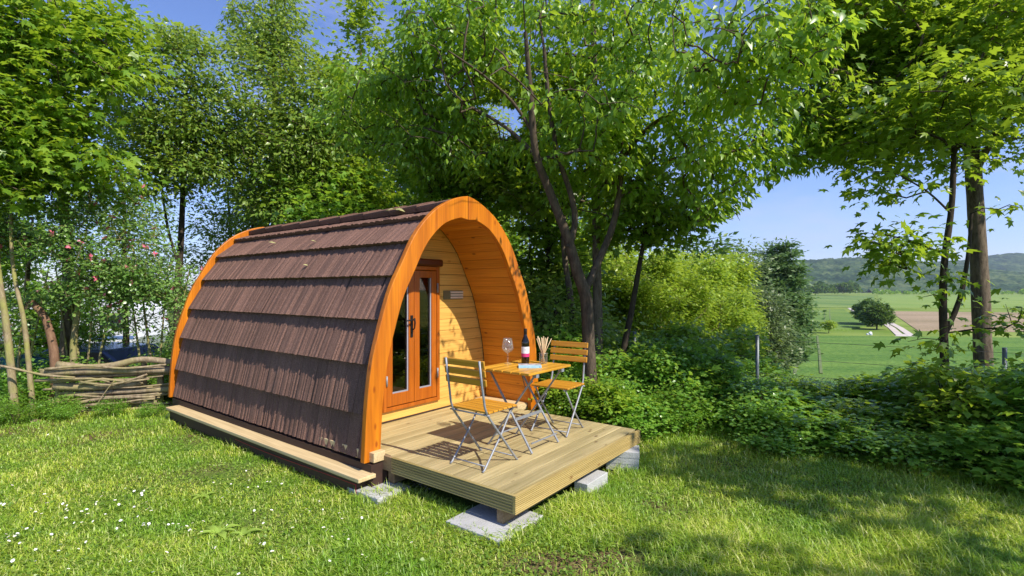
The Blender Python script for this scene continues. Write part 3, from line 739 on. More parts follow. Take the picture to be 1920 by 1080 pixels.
# door frame and leaves
fr = MB(); pbox(UW - .03, UW + .05, DV0, DV0 + .045, DH0, DH1 - .09, fr); pbox(UW - .03, UW + .05, DV1 - .045, DV1, DH0, DH1 - .09, fr)
pbox(UW - .032, UW + .05, DV0, DV1, DH0 - .0, DH0 + .04, fr); pbox(UW - .028, UW + .05, DV0 + .046, DV1 - .046, DH1 - .135, DH1 - .092, fr)
fr.build('door_frame', M['door'], pod, bevel=.004)
hd = MB(); pbox(UW - .05, UW + .03, DV0 - .04, DV1 + .045, DH1 - .088, DH1 - .005, hd); hd.build('door_header', M['doordark'], pod, bevel=.02)
mid = 1.066
def door_leaf(v0, v1, hinge_side):
    h0, h1 = DH0 + .048, DH1 - .142
    st = .078 if hinge_side else .078
    d = MB(); U0, U1 = UW - .024, UW + .02
    pbox(U0, U1, v0, v0 + st, h0, h1, d); pbox(U0, U1, v1 - st, v1, h0, h1, d)
    pbox(U0 + .001, U1 - .001, v0 + st, v1 - st, h0, h0 + .13, d); pbox(U0 + .001, U1 - .001, v0 + st, v1 - st, h1 - .08, h1, d)
    leaf = d.build('door', M['door'], pod, bevel=.004)
    g = pbox(UW - .002, UW + .003, v0 + st + .006, v1 - st - .006, h0 + .138, h1 - .088).build('glass_pane', M['pane'], leaf)
    b = MB(); pbox(UW - .016, UW + .010, v1 - st - .018, v1 - st - .001, h0 + .131, h1 - .081, b)
    pbox(UW - .016, UW + .010, v0 + st + .001, v1 - st - .019, h0 + .131, h0 + .145, b)
    b.build('glazing_bead', M['bead'], leaf)
    for hh in (h0 + .22, h1 - .25):
        vv = v0 - .008 if hinge_side < 0 else v1 + .008
        q = MB(); p = L3(UW - .034, vv, hh); q.tube([p, p + Vector((0, 0, .11))], .011, 8); q.build('hinge', M['steel'], leaf)
    return leaf
dl = door_leaf(DV0 + .047, mid - .002, -1); dr = door_leaf(mid + .002, DV1 - .047, 1)
hm = MB(); vh = mid - .042; pbox(UW - .034, UW - .0245, vh - .017, vh + .017, .88, 1.12, hm)
p = L3(UW - .034, vh, 1.07); hm.tube([p, p + Vector((.045, 0, 0))], .009, 8); hm.tube([p + Vector((.042, 0, .0)), p + Vector((.048, -.03, .004)), p + Vector((.046, -.11, -.004))], [.010, .010, .008], 8)
hm.tube([p + Vector((0, 0, -.13)), p + Vector((.012, 0, -.13))], .012, 10)
hm.tube([p + Vector((.04, 0, .02)), p + Vector((.05, 0, -.03)), p + Vector((.042, 0, -.09)), p + Vector((.012, 0, -.11))], [.011, .009, .008, .008], 8)
hm.build('handle', M['black'], dl, bevel=.002)
# louvred lamp plate on the wall
vt = MB(); pbox(UW - .012, UW - .001, 1.535, 1.862, 1.285, 1.392, vt); vp = vt.build('wall_vent', M['ventgreen'], pod, bevel=.002)
for k in range(3):
    q = pbox(UW - .026, UW - .013, 1.64, 1.856, 1.295 + .032 * k, 1.318 + .032 * k); q.build('slat', M['ventlight'], vp, bevel=.002)
# floor, base, ledge
fm = MB(); pbox(2.245, 5.68, POD_V - 1.12, POD_V + 1.12, -.03, .0, fm); fm.build('floor', M['rawwood'], pod)
q = MB(); pbox(1.39, 2.20, -.09, .028, -.045, .035, q); q.build('floor_edge', M['rawwood'], pod, bevel=.004)
q = MB(); pbox(1.512, 2.20, 2.066, 2.27, -.04, .03, q); q.build('floor_edge', M['rawwood'], pod, bevel=.004)
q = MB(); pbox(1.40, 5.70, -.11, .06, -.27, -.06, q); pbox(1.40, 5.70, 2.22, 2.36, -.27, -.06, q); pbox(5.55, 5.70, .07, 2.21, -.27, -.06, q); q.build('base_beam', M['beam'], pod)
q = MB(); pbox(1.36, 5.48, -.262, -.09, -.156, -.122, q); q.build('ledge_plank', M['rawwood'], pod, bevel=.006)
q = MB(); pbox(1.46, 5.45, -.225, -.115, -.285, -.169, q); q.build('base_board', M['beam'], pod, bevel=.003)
cd = MB(); cd.tube([L3(u, -.229 - .004 * math.sin(u * 3), -.195 - .02 * math.exp(-(u - 3) ** 2)) for u in np.linspace(1.445, 3.6, 14)], .0035, 6); cd.tube([L3(1.445, -.229, -.195), L3(1.44, -.231, -.235), L3(1.435, -.232, -.29)], .0035, 6)
cd.build('cord', M['red'], pod)
bk = MB(); outl = [(POD_V - prof(s, .094)[0], prof(s, .094)[1]) for s in ss[::-1]] + [(POD_V + prof(s, .094)[0], prof(s, .094)[1]) for s in ss[1:]]
bk.prism([L3(5.68, v, h) for v, h in outl], [L3(5.705, v, h) for v, h in outl]); bk.build('back_wall', M['vault'], pod)
# shingles: ribbed pieces in overlapping courses
rs = np.random.RandomState(11)
BUTT = [-.035, .331, .757, 1.145, 1.546, 1.876, 2.150]
sb = [s_at_h(h) for h in BUTT]
def shingle(side, u0, u1, s_lo, s_hi, lift, name='shingle'):
    wl, hl = prof(s_lo, .052 - lift); wh, hh = prof(s_hi, .066); wi, hi = prof(s_lo - .004, .060)
    L = u1 - u0; n = max(4, int(L / .017)); us = np.linspace(u0 + .0008, u1 - .0008, n)
    rib = np.where(rs.rand(n) < .5, 0.0, .014 * rs.rand(n)); rib = rib + .004 * rs.rand(n); rib[0] = rib[-1] = .016
    nw = (wl - wi) ; nh = (hl - hi); l = math.hypot(nw, nh) + 1e-6; nw /= l; nh /= l
    jag = (rs.rand(n) - .5) * .0045
    tx, th = (wl - wh), (hl - hh); tl = math.hypot(tx, th); tx /= tl; th /= tl
    vs = []
    for k, u in enumerate(us): vs.append(L3(u, POD_V + side * (wh - nw * rib[k] * .6), hh - nh * rib[k] * .6))
    for k, u in enumerate(us): vs.append(L3(u, POD_V + side * (wl - nw * rib[k] + tx * jag[k]), hl - nh * rib[k] + th * jag[k]))
    for k, u in enumerate(us): vs.append(L3(u, POD_V + side * (wi + tx * jag[k]), hi + th * jag[k]))
    fs = []
    for r in (0, 1):
        for k in range(n - 1): fs.append((r * n + k, r * n + k + 1, (r + 1) * n + k + 1, (r + 1) * n + k))
    return vs, fs
U_A, U_B = UA + .058, 5.706
for ci in range(7):
    s_lo = sb[ci]; s_hi = (sb[ci + 1] + .0 if ci < 6 else .10) - .03 if ci < 6 else .12
    u = U_A
    while u < U_B - .01:
        w = rs.uniform(.085, .215); w = min(w, U_B - u)
        if U_B - (u + w) < .06: w = U_B - u
        vs, fs = shingle(-1, u, u + w, s_lo, s_hi, .040 + rs.uniform(-.002, .003))
        o = MB().add(vs, fs).build('shingle', M['tile'], pod, recalc=False); u += w
    mb = MB(); u = U_A
    while u < U_B - .01:
        w = min(rs.uniform(.12, .3), U_B - u)
        vs, fs = shingle(1, u, u + w, s_lo, s_hi, .040); mb.add(vs, fs); u += w
    tag(mb.build('roof_course', M['tile'], pod, recalc=False), kind='stuff')
u = U_A
while u < U_B - .01:          # ridge caps
    w = min(.46, U_B - u); w = U_B - u if U_B - u - w < .1 else w
    vs = []; pr = [(-.255, .030), (-.25, .012), (-.12, .012), (0, .006), (.12, .012), (.25, .012), (.255, .030)]
    for uu, up in ((u, .016), (u + w + (.03 if u + w < U_B - .02 else 0), .0)):
        for s, off in pr:
            a, h = prof(abs(s), off - .012 - up); vs.append(L3(uu, POD_V + (a if s >= 0 else -a), h))
        for s, off in pr:
            a, h = prof(abs(s), .055); vs.append(L3(uu, POD_V + (a if s >= 0 else -a), h))
    n = 7; fs = [(k, k + 1, 2 * n + k + 1, 2 * n + k) for k in range(n - 1)] + [tuple(list(range(n)) + list(range(2 * n - 1, n - 1, -1))), tuple(list(range(2 * n, 3 * n)) + list(range(4 * n - 1, 3 * n - 1, -1))), (0, n, 3 * n, 2 * n), (n - 1, 3 * n - 1, 4 * n - 1, 2 * n - 1)]
    MB().add(vs, fs).build('ridge_cap', M['tile'], pod, recalc=False); u += w
# bed inside
bed = thing('bed', 'low wooden bed with dark cover seen through the left door glass', 'bed', dk(3.6, .55, 0.0), DROT)
MB().box(-1.5, .7, -.45, 1.3, .03, .34).build('bed_base', M['wall'], bed, bevel=.01)
MB().box(-1.48, .68, -.43, 1.28, .345, .47).build('mattress', M['mattress'], bed, bevel=.04)
cu = MB(); cu.box(.30, .62, -.30, .35, .475, .66); o = cu.build('cushion', M['cushion'], None, bevel=.05)
o.location = dk(3.6, .55, 0); o.rotation_euler = (0, 0, DROT); tag(o, 'red patterned cushion lying on the bed behind the left door glass', 'cushion')

# ------------------------------------------------------------------ deck and what it stands on
DKU = 2.205
deck = thing('deck', 'pale treated pine deck in front of the pod with grooved edge boards', 'deck', dk(0, 0, -.235), DROT)
def D3(u, v, h): return Vector((-u, v, h + .235))
def dbox(u0, u1, v0, v1, h0, h1, mb=None):
    mb = mb or MB(); a = D3(u1, v0, h0); b = D3(u0, v1, h1); return mb.box(a.x, b.x, a.y, b.y, a.z, b.z)
nbd = 15; bw = (DKU - .03) / nbd
for k in range(nbd):
    v0 = .030 if k * bw < 1.28 - .03 else .045
    dbox(.030 + k * bw, .030 + (k + 1) * bw - .0055, v0, 2.06, -.028, 0).build('deck_board', M['deck'], deck, bevel=.003)
def grooved(u0, u1, v0, v1, h0, h1, ng, along, name, mat, side):
    # board on edge; grooves run along it on its outer face
    pts = []
    hs = np.linspace(h0, h1, ng * 4 + 1)
    for i, h in enumerate(hs):
        pts.append((.008 if (i % 4) in (2, 3) and 0 < i < len(hs) - 2 else 0.0, h))
    if along == 'u':
        A = [D3(u0, v0 + d, h) for d, h in pts] + [D3(u0, v1, h1), D3(u0, v1, h0)]; B = [D3(u1, v0 + d, h) for d, h in pts] + [D3(u1, v1, h1), D3(u1, v1, h0)]
    else:
        A = [D3(u0 + d, v0, h) for d, h in pts] + [D3(u1, v0, h1), D3(u1, v0, h0)]; B = [D3(u0 + d, v1, h) for d, h in pts] + [D3(u1, v1, h1), D3(u1, v1, h0)]
    return MB().prism(A, B).build(name, mat, deck)
grooved(0.0, 1.28, 0.0, .028, -.125, .001, 6, 'u', 'fascia_board', M['fasciaU'], 0)
grooved(-.027, 0.0, 0.0, 2.06, -.125, .001, 9, 'v', 'fascia_board', M['fasciaV'], 0)
dbox(1.281, 1.50, .012, .043, -.125, -.004).build('fascia_board', M['joist'], deck, bevel=.003)
for u in (.10, .75, 1.42, 2.0): dbox(u, u + .07, .032, 2.05, -.125, -.0285).build('joist', M['joist'], deck)
dbox(.105, .165, .03, 1.95, -.235, -.126).build('bearer', M['joist'], deck, bevel=.004)
dbox(1.30, 1.38, .05, 1.95, -.235, -.126).build('bearer', M['joist'], deck, bevel=.004)
def stone(name, label, cat, c, size, rz, bevel=.006, group=None):
    o = MB().box(-size[0] / 2, size[0] / 2, -size[1] / 2, size[1] / 2, 0, size[2]).build(name, M['concrete'], None, bevel=bevel)
    o.location = c; o.rotation_euler = (0, 0, rz); return tag(o, label, cat, group)
stone('concrete_slab', 'square grey concrete slab lying in grass under the deck near corner', 'slab', dk(.215, .075, -.30), (.50, .50, .065), DROT)
stone('concrete_slab', 'grey concrete slab beneath the pod corner beside the raw ledge plank end', 'slab', dk(1.36, -.06, -.31), (.40, .34, .07), DROT)
stone('concrete_kerb', 'long low pale concrete block in grass under the middle of deck front edge', 'concrete block', dk(.015, 1.13, -.32), (.13, .36, .12), DROT)
for k, lab in enumerate(('bottom', 'middle', 'top')):
    stone('paving_block', 'grey paving block, %s one of the stack of three under far deck corner' % lab, 'paving block', dk(.045, 1.80, -.305 + .0605 * k) + Vector((.004 * k, -.003 * k, 0)), (.30, .24, .06), DROT + .42, .004, 'paving blocks stacked under the deck corner')
rs = np.random.RandomState(5)
mb = MB()
for c, n, rad in ((dk(1.1, -.02, -.30), 150, .22), (dk(1.22, .12, -.30), 120, .2), (dk(.34, -.30, -.30), 60, .10)):
    for k in range(n):
        a = rs.rand() * 6.28; r = rad * math.sqrt(rs.rand()); s = rs.uniform(.006, .016); p = c + Vector((math.cos(a) * r, math.sin(a) * r, .004))
        t = [Vector(rs.normal(size=3)).normalized() * s for _ in range(1)]
        b1 = Vector((s, .2 * s, 0)); mb.add([p + b1, p + Vector((-.6 * s, .9 * s, .1 * s)), p + Vector((-.5 * s, -.9 * s, 0)), p + Vector((.1 * s, 0, s * .9)), p - Vector((0, 0, s))], [(0, 1, 3), (1, 2, 3), (2, 0, 3), (1, 0, 4), (2, 1, 4), (0, 2, 4)])
tag(mb.build('gravel', M['gravel'], None), kind='stuff')

# ------------------------------------------------------------------ folding chairs, table and what stands on it
def make_chair(label):
    t = thing('folding_chair', label, 'chair', (0, 0, 0), 0, 'folding bistro chairs on the deck')
    for x0, x1, k in ((-.200, .200, 0),):
        for i in range(6):
            y = -.17 + i * .0605
            MB().box(-.205, .205, y, y + .052, .447, .463).build('seat_slat', M['slat'], t, bevel=.003)
    for i in range(3):
        z = .690 + i * .072; y = -.2205 - (z - .65) * .16
        b = MB(); b.box(-.215, .215, -.002, .014, -.028, .028); o = b.build('back_slat', M['slat'], t, bevel=.006)
        o.location = (0, y + .012, z); o.rotation_euler = (R(9), 0, 0)
    for s in (-1, 1):
        MB().tube([(s * .178, -.250, .862), (s * .178, -.215, .65), (s * .181, -.190, .50), (s * .184, -.160, .43), (s * .190, .02, .215), (s * .196, .19, .012), (s * .196, .205, .004)], .0095, 8).build('leg', M['steel'], t)
        MB().tube([(s * .168, .165, .437), (s * .170, .02, .24), (s * .172, -.185, .014), (s * .172, -.205, .004)], .0085, 8).build('leg', M['steel'], t)
        MB().bar((s * .165, -.18, .439), (s * .165, .19, .439), .016, .012).build('seat_rail', M['steel'], t)
    MB().tube([(-.172, -.165, .038), (.172, -.165, .038)], .006, 6).build('crossbar', M['steel'], t)
    MB().tube([(-.196, .165, .04), (.196, .165, .04)], .006, 6).build('crossbar', M['steel'], t)
    MB().tube([(-.21, -.165, .432), (.21, -.165, .432)], .007, 6).build('crossbar', M['steel'], t)
    return t
ch1 = make_chair('folding slatted chair seen from behind, nearer the camera on the deck')
ch1.location = dk(.615, .405, .0); ch1.rotation_euler = (0, 0, DROT)
ch2 = copy_tree(ch1, dk(.635, 1.58, 0), DROT + math.pi + .06); ch2['label'] = 'folding slatted chair on the far side of table with sunlit backrest'
TU, TV = .62, .97
tab = thing('folding_table', 'small square folding table with yellow wooden slats and steel cross legs', 'table', dk(TU, TV, 0), DROT)
def T3(u, v, h): return Vector((-(u - TU), v - TV, h))
for k in range(6):
    u = .33 + k * .0955
    a = T3(u + .084, .65, .692); b = T3(u, 1.315, .712); MB().box(a.x, b.x, a.y, b.y, a.z, b.z).build('slat', M['slatT'], tab, bevel=.003)
for v, s in ((.775, 0), (1.175, .014)):
    MB().bar(T3(.355, v + s, .682), T3(.87, v + s, .008), .010, .020, (0, 1, 0)).build('leg', M['steel'], tab)
    MB().bar(T3(.87, v + s + .012, .682), T3(.395, v + s + .012, .008), .010, .020, (0, 1, 0)).build('leg', M['steel'], tab)
    for u in (.355, .87):
        a = T3(u + .02, v - .012, .660); b = T3(u - .02, v + .03, .6915); MB().box(a.x, b.x, a.y, b.y, a.z, b.z).build('bracket', M['steel'], tab)
MB().bar(T3(.575, .787, .27), T3(.575, 1.20, .27), .006, .026).build('crossbar', M['steel'], tab)
for u, h in ((.405, .09), (.82, .09)): MB().bar(T3(u, .79, h), T3(u, 1.19, h), .006, .012).build('crossbar', M['steel'], tab)
MB().tube([T3(.40, .80, .62), T3(.62, 1.0, .50), T3(.80, 1.18, .60)], .005, 6).build('brace', M['steel'], tab)
TZ = .7125
def glass_of_wine(u, v, lab):
    pr = [(.034, 0), (.034, .002), (.012, .006), (.0045, .015), (.004, .085), (.006, .10), (.022, .110), (.043, .128), (.051, .146), (.046, .185), (.036, .238), (.0348, .238), (.0445, .185), (.0492, .147), (.041, .130), (.020, .1135), (.002, .108)]
    o = MB().lathe(pr, 24).build('wine_glass', M['glass'], None); o.location = dk(u, v, TZ); return tag(o, lab, 'wine glass', 'wine glasses on the table')
glass_of_wine(.835, 1.005, 'empty wine glass on the table, further from the bottle'); glass_of_wine(.80, .97, 'empty wine glass on the table, nearer to the book')
bt = thing('wine_bottle', 'dark red wine bottle with white and magenta label on the table', 'bottle', dk(.695, 1.10, TZ), 0)
MB().lathe([(0, .0), (.034, 0), (.0375, .006), (.0375, .195), (.035, .215), (.022, .245), (.0155, .262), (.0145, .285)], 24).build('glass_body', M['bottle'], bt)
MB().lathe([(.0150, .272), (.0158, .274), (.0158, .324), (.0150, .327), (0, .327)], 20).build('capsule', M['black'], bt)
def band(r, z0, z1, mat, a0, a1, name, par):
    n = 18; vs = []; 
    for z in (z0, z1):
        for k in range(n + 1):
            a = a0 + (a1 - a0) * k / n; vs.append((r * math.cos(a), r * math.sin(a), z))
    return MB().add(vs, [(k, k + 1, n + 2 + k, n + 1 + k) for k in range(n)], True).build(name, mat, par, recalc=False)
lb = band(.0381, .098, .160, M['white'], -math.pi, 0.0, 'label_sticker', bt)
band(.0381, .066, .0975, M['pink'], -math.pi, 0.0, 'label_band', bt)
em = MB()
for k in range(8):
    a = -math.pi / 2 + .0 + .13 * math.cos(k * .785); z = .082 + .006 * math.sin(k * .785); p = Vector((.0384 * math.cos(a), .0384 * math.sin(a), z)); em.tube([p, p + Vector((0, -.0004, .0))], .0016, 6)
em.build('label_emblem', plain('gold_print', (.5, .3, .05), .4), bt)
ln = MB()
for z, w in ((.140, .3), (.130, .22)):
    for k in range(6):
        a = -math.pi / 2 - w + 2 * w * k / 5; p = Vector((.0383 * math.cos(a), .0383 * math.sin(a), z)); ln.tube([p, p + Vector((.003, 0, 0))], .0012, 4)
ln.build('label_print', plain('grey_print', (.25, .25, .27), .6), bt)
book = thing('paperback_book', 'pale blue paperback book lying in front of the wine bottle', 'book', dk(.50, .905, TZ), R(0.5))
MB().box(-.100, .100, .0015, .128, .0015, .0185).build('pages', M['white'], book)
cvr = MB(); cvr.box(-.101, .101, 0, .130, 0, .0014); cvr.box(-.101, .101, 0, .130, .0186, .0200); cvr.box(-.101, .101, -.0012, .0, 0, .0200); cvr.build('cover', M['cover'], book)
pw = MB()
for x0, ws in ((-.088, (.010, .012, .016, .018)), (-.022, (.010, .008)), (.012, (.016, .010, .012))):
    x = x0
    for w in ws: pw.box(x, x + w - .003, -.0017, -.0012, .0070, .0128); x += w
pw.build('spine_print', plain('light_blue_print', (.22, .52, .80), .5), book)
MB().box(.082, .092, -.0018, -.0012, .006, .0145).build('spine_emblem', M['print'], book)
cp = MB(); cp.box(-.098, .10, .03, .128, .0201, .0205); cp.build('cover_picture', plain('cover_photo', (.45, .42, .42), .4, 0, .7, 28), book)
jar = MB().lathe([(0, .004), (.033, .004), (.034, 0), (.038, .004), (.039, .02), (.0385, .085), (.041, .10), (.0395, .10), (.037, .085), (.0370, .012), (0, .010)], 24).build('glass_jar', M['glass'], None)
jar.location = dk(.57, 1.215, TZ); tag(jar, 'clear glass jar holding a bunch of thin pale sticks', 'jar')
rs = np.random.RandomState(3)
for k in range(16):
    a = rs.rand() * 6.28; a2 = a + rs.uniform(-.5, .5); r0 = rs.uniform(.004, .028); r1 = rs.uniform(.03, .085)
    p = [Vector((math.cos(a + 3.1) * r0, math.sin(a + 3.1) * r0, .014)), Vector((math.cos(a2) * r1, math.sin(a2) * r1, rs.uniform(.215, .262)))]
    d = (p[1] - p[0]); q = p[0] + d * (.088 / d.z)
    if math.hypot(q.x, q.y) > .033:
        f = .033 / math.hypot(q.x, q.y); q2 = Vector((q.x * f, q.y * f, q.z)); p[1] = p[0] + (q2 - p[0]) * ((p[1].z - .014) / (q2.z - .014))
    o = MB().tube([p[0], (p[0] + p[1]) / 2, p[1]], .0032, 6).build('bread_stick', M['stick'], None); o.location = dk(.57, 1.215, TZ)
    tag(o, 'thin pale stick standing in the glass jar on the table', 'stick', 'sticks in the glass jar')

# ------------------------------------------------------------------ woven branch fence
fen = thing('woven_fence', 'low fence of grey brown branches woven between stakes beside the pod', 'fence', (-5.0, 6.95, 0), 0)
FB = Vector((-5.0, 6.95, 0))
def fpt(px, py, dy=0.0):
    Y = 6.85 + (px - 100) / 220 * .35 + dy; return at(px, py, Y) - FB
def branch(pts, r0, r1, mat='dead', dy=0.0, name='branch'):
    P, Rr = spline([fpt(px, py, dy) for px, py in pts], [1.25 * (r0 + (r1 - r0) * i / (len(pts) - 1)) for i in range(len(pts))], .1)
    Rr = Rr * (1 + .25 * (vnoise(P * 5 + len(fen.children) * 3.1, 1.0) - .5))
    m = MB().tube([Vector(p) for p in P], list(Rr), 8); o = m.build(name, [M[mat], M['endgrain']], fen)
    for i, pl in enumerate(o.data.polygons):
        if len(pl.vertices) > 4: pl.material_index = 1
    return o
for pts, r0, r1, dy in [
    ([(107, 684), (160, 689), (215, 685), (265, 674), (330, 680)], .040, .034, 0), ([(78, 700), (140, 697), (220, 695), (330, 694)], .044, .036, -.03),
    ([(150, 706), (200, 704), (260, 701), (325, 697)], .022, .036, .05), ([(66, 714), (110, 712), (170, 710), (205, 716)], .018, .010, -.07), ([(102, 724), (160, 726), (225, 722), (265, 718)], .046, .030, 0),
    ([(150, 716), (205, 722), (250, 711), (275, 702)], .012, .010, -.07), ([(118, 744), (165, 738), (230, 734), (330, 729)], .020, .036, .03), ([(90, 753), (140, 757), (200, 750), (300, 746)], .026, .018, 0),
    ([(112, 766), (150, 755), (205, 746), (290, 744)], .022, .016, -.07), ([(92, 762), (160, 769), (230, 763), (320, 756)], .022, .018, .05), ([(130, 771), (190, 770), (260, 766), (330, 762)], .022, .020, -.02),
    ([(115, 781), (170, 778), (240, 775), (325, 768)], .020, .018, .03), ([(95, 786), (160, 783), (250, 779), (320, 776)], .022, .016, -.04), ([(160, 760), (215, 757), (260, 750), (290, 748)], .012, .010, -.09),
    ([(180, 731), (240, 728), (300, 722), (330, 720)], .016, .014, .06), ([(140, 748), (200, 744), (260, 741), (330, 737)], .018, .014, .08), ([(0, 686), (30, 692), (80, 703), (140, 708)], .013, .012, -.12),
    ([(178, 765), (190, 745), (205, 725), (216, 712)], .006, .005, -.14), ([(60, 792), (85, 796), (100, 800)], .040, .032, -.25), ([(235, 694), (262, 690), (300, 688), (332, 687)], .014, .012, .02), ([(100, 775), (160, 775), (220, 771), (300, 769)], .016, .014, .10), ([(120, 735), (180, 736), (240, 741), (300, 737)], .016, .014, .10)]:
    branch(pts, r0, r1, 'dead', dy)
rs = np.random.RandomState(12)
for k in range(20):
    y0 = 692 + 92 * ((k * .618) % 1); x0 = rs.uniform(72, 150); x1 = rs.uniform(250, 335); lift = -(y0 - 735) * .10
    branch([(x0 + (x1 - x0) * t, y0 + rs.normal() * 2.5 - 9 * t + lift * t) for t in (0, .33, .66, 1)], rs.uniform(.008, .017), rs.uniform(.006, .012), 'dead', rs.uniform(-.09, .11))
for pts in ([(109, 790), (110, 720)], [(136, 790), (135, 700)], [(205, 790), (206, 690)], [(268, 790), (270, 676)], [(300, 790), (301, 684)]):
    branch(pts, .036, .030, 'barkpale', .09, 'stake')
# ------------------------------------------------------------------ wire fence at the lawn's far side
wf = thing('wire_fence', 'wire fence on grey metal posts along the field edge', 'fence', at(1420, 730, 7.0), 0)
WB = Vector(wf.location)
wp = [(1190, 7.9, 622), (1420, 7.0, 628), (1884, 6.0, 652), (2180, 5.5, 664)]
for px, Y, ty in wp:
    t = at(px, ty, Y); b = Vector((t.x, t.y, gz(t.x, t.y) - .1)); MB().tube([b - WB, t - WB], .024, 8).build('post', plain('grey_post', (.16, .18, .19), .5, .3) if px == 1190 else bpy.data.materials['grey_post'], wf)
wm = plain('wire', (.10, .10, .10), .5, .6)
for dz in (-.06, -.30, -.52):
    MB().tube([at(px, ty, Y) - WB + Vector((0, 0, dz)) for px, Y, ty in wp], .0024, 5).build('wire', wm, wf)
mb = MB()
for (pa, Ya, ta), (pb, Yb, tb) in zip(wp[:-1], wp[1:]):
    a = at(pa, ta, Ya) - WB; b = at(pb, tb, Yb) - WB
    for k in range(60):
        for sg in (1, -1):
            t0 = k / 60; t1 = t0 + sg * .13
            p = a.lerp(b, t0) + Vector((0, 0, -.52)); q = a.lerp(b, min(1, max(0, t1))) + Vector((0, 0, -1.2)); mb.tube([p, q], .0022, 3, False)
tag(mb.build('wire_mesh', wm, wf), kind='stuff')
# ------------------------------------------------------------------ camp behind the left trees
cw = plain('white_caravan_body', (.72, .73, .76), .35, 0, .04); cg = plain('dark_window', (.03, .035, .04), .1); ct = plain('tyre_rubber', (.02, .02, .02), .8)
def caravan(c, rz, label):
    t = thing('caravan', label, 'caravan', c, rz, 'caravans at the camp behind the trees')
    pr = [(-2.3, .45), (2.2, .45), (2.42, .9), (2.3, 2.0), (2.05, 2.35), (-2.0, 2.42), (-2.3, 2.1), (-2.42, .9)]
    MB().prism([(x, -1.05, z) for x, z in pr], [(x, 1.05, z) for x, z in pr]).build('body', cw, t, bevel=.06)
    for x0, x1 in ((-1.8, -.7), (.9, 1.9)):
        w = MB().box(x0, x1, -1.075, -1.051, 1.25, 1.85).build('window', cg, t, bevel=.01)
    MB().box(-.35, .45, -1.072, -1.051, .55, 2.1).build('door', cw, t, bevel=.01)
    for x in (-.2,):
        w = MB().tube([(x, -1.07, .32), (x, -.85, .32)], .32, 18).build('wheel', ct, t)
    MB().box(-2.25, 2.2, -1.066, -1.051, .82, .95).build('stripe', plain('blue_stripe', (.12, .2, .4), .4) if 'blue_stripe' not in bpy.data.materials else bpy.data.materials['blue_stripe'], t)
    return t
caravan((-17.6, 21.5, gz(-17.6, 21.5)), .08, 'white caravan behind the trees at left, nearest the woven fence')
caravan((-23.5, 24.5, gz(-23.5, 24.5)), -.1, 'white caravan behind the trees at the far left edge')
car = thing('parked_car', 'blue parked car glimpsed through shrubs above the woven fence', 'car', (-9.9, 12.8, gz(-9.9, 12.8)), -.1)
cb = plain('blue_car_paint', (.045, .06, .11), .25, .3, .05)
pr = [(-2.0, .32), (2.0, .32), (2.08, .62), (1.95, .86), (1.0, .95), (-1.75, .98), (-2.05, .8)]
MB().prism([(x, -.85, z) for x, z in pr], [(x, .85, z) for x, z in pr]).build('body', cb, car, bevel=.05)
pr = [(-1.65, .97), (1.0, .945), (.35, 1.42), (-1.1, 1.46), (-1.6, 1.2)]
MB().prism([(x, -.78, z) for x, z in pr], [(x, .78, z) for x, z in pr]).build('cabin', cb, car, bevel=.05)
for pr in ([(-1.35, 1.0), (-.4, 1.0), (-.4, 1.38), (-1.05, 1.4)], [(-.3, 1.0), (.75, .98), (.3, 1.36), (-.3, 1.38)]): MB().prism([(x, -.80, z) for x, z in pr], [(x, -.782, z) for x, z in pr]).build('window', cg, car)
for x in (-1.25, 1.3):
    for y in (-.86, .86): w = MB().tube([(x, y - .08, .32), (x, y + .08, .32)], .32, 18).build('wheel', ct, car)
tp = MB(); vs = []; 
for i in range(13):
    for j in range(9):
        x = -8.4 + i * .085; z = j / 8; vs.append((x + .25 * z, 7.75 + .35 * z + .05 * math.sin(i * 1.7 + j), .02 + .62 * z + .04 * math.sin(i * .9 + 2 * j) * z))
tp.add(vs, [(i * 9 + j, (i + 1) * 9 + j, (i + 1) * 9 + j + 1, i * 9 + j + 1) for i in range(12) for j in range(8)], True)
o = tp.build('tarpaulin', plain('teal_tarpaulin', (.015, .09, .095), .5, 0, .3, 5), None, recalc=False); so = o.modifiers.new('thick', 'SOLIDIFY'); so.thickness = .01
tag(o, 'teal tarpaulin sheet lying behind the saplings at the left edge', 'tarpaulin')
# survey post and stones in the field
p = onfield(1521.5, 624.5); sp = thing('marker_post', 'thin white marker post with orange top standing in the wheat field', 'marker post', p, 0)
MB().tube([(0, 0, 0), (.15, 0, 1.75)], .13, 8).build('post', M['white'], sp); MB().box(-.25, .55, -.1, .1, 1.75, 2.35).build('sign_plate', plain('orange_sign', (.85, .32, .03), .5), sp, bevel=.03)
for k, (px, py, s) in enumerate(((1632, 627, .36), (1626.5, 628.5, .24), (1633, 629, .27))):
    p = onfield(px, py); bm = bmesh.new(); bmesh.ops.create_icosphere(bm, subdivisions=2, radius=s)
    for v in bm.verts: v.co *= 1 + .25 * math.sin(v.co.x * 9 + v.co.y * 7 + k)
    me = bpy.data.meshes.new('boulder'); bm.to_mesh(me); bm.free(); o = link('boulder', me, None, M['white']); o.location = p + Vector((0, 0, s * .7))
    tag(o, ['white boulder beside the farm track, largest of the three', 'white boulder beside the farm track, standing apart from the other two', 'white boulder beside the farm track, just below the largest one'][k], 'boulder', 'white boulders by the track')

# ------------------------------------------------------------------ trees
def gp(px, Y): x = (px - 960) / F * Y; return Vector((x, Y, gz(x, Y)))
def limb(base, pts, r0, r1):          # pts: (px, py, Y)
    P = ([base - Vector((0, 0, .15))] if base is not None else []) + [at(*p) for p in pts]
    return (P, [r0 + (r1 - r0) * i / (len(P) - 1) for i in range(len(P))])

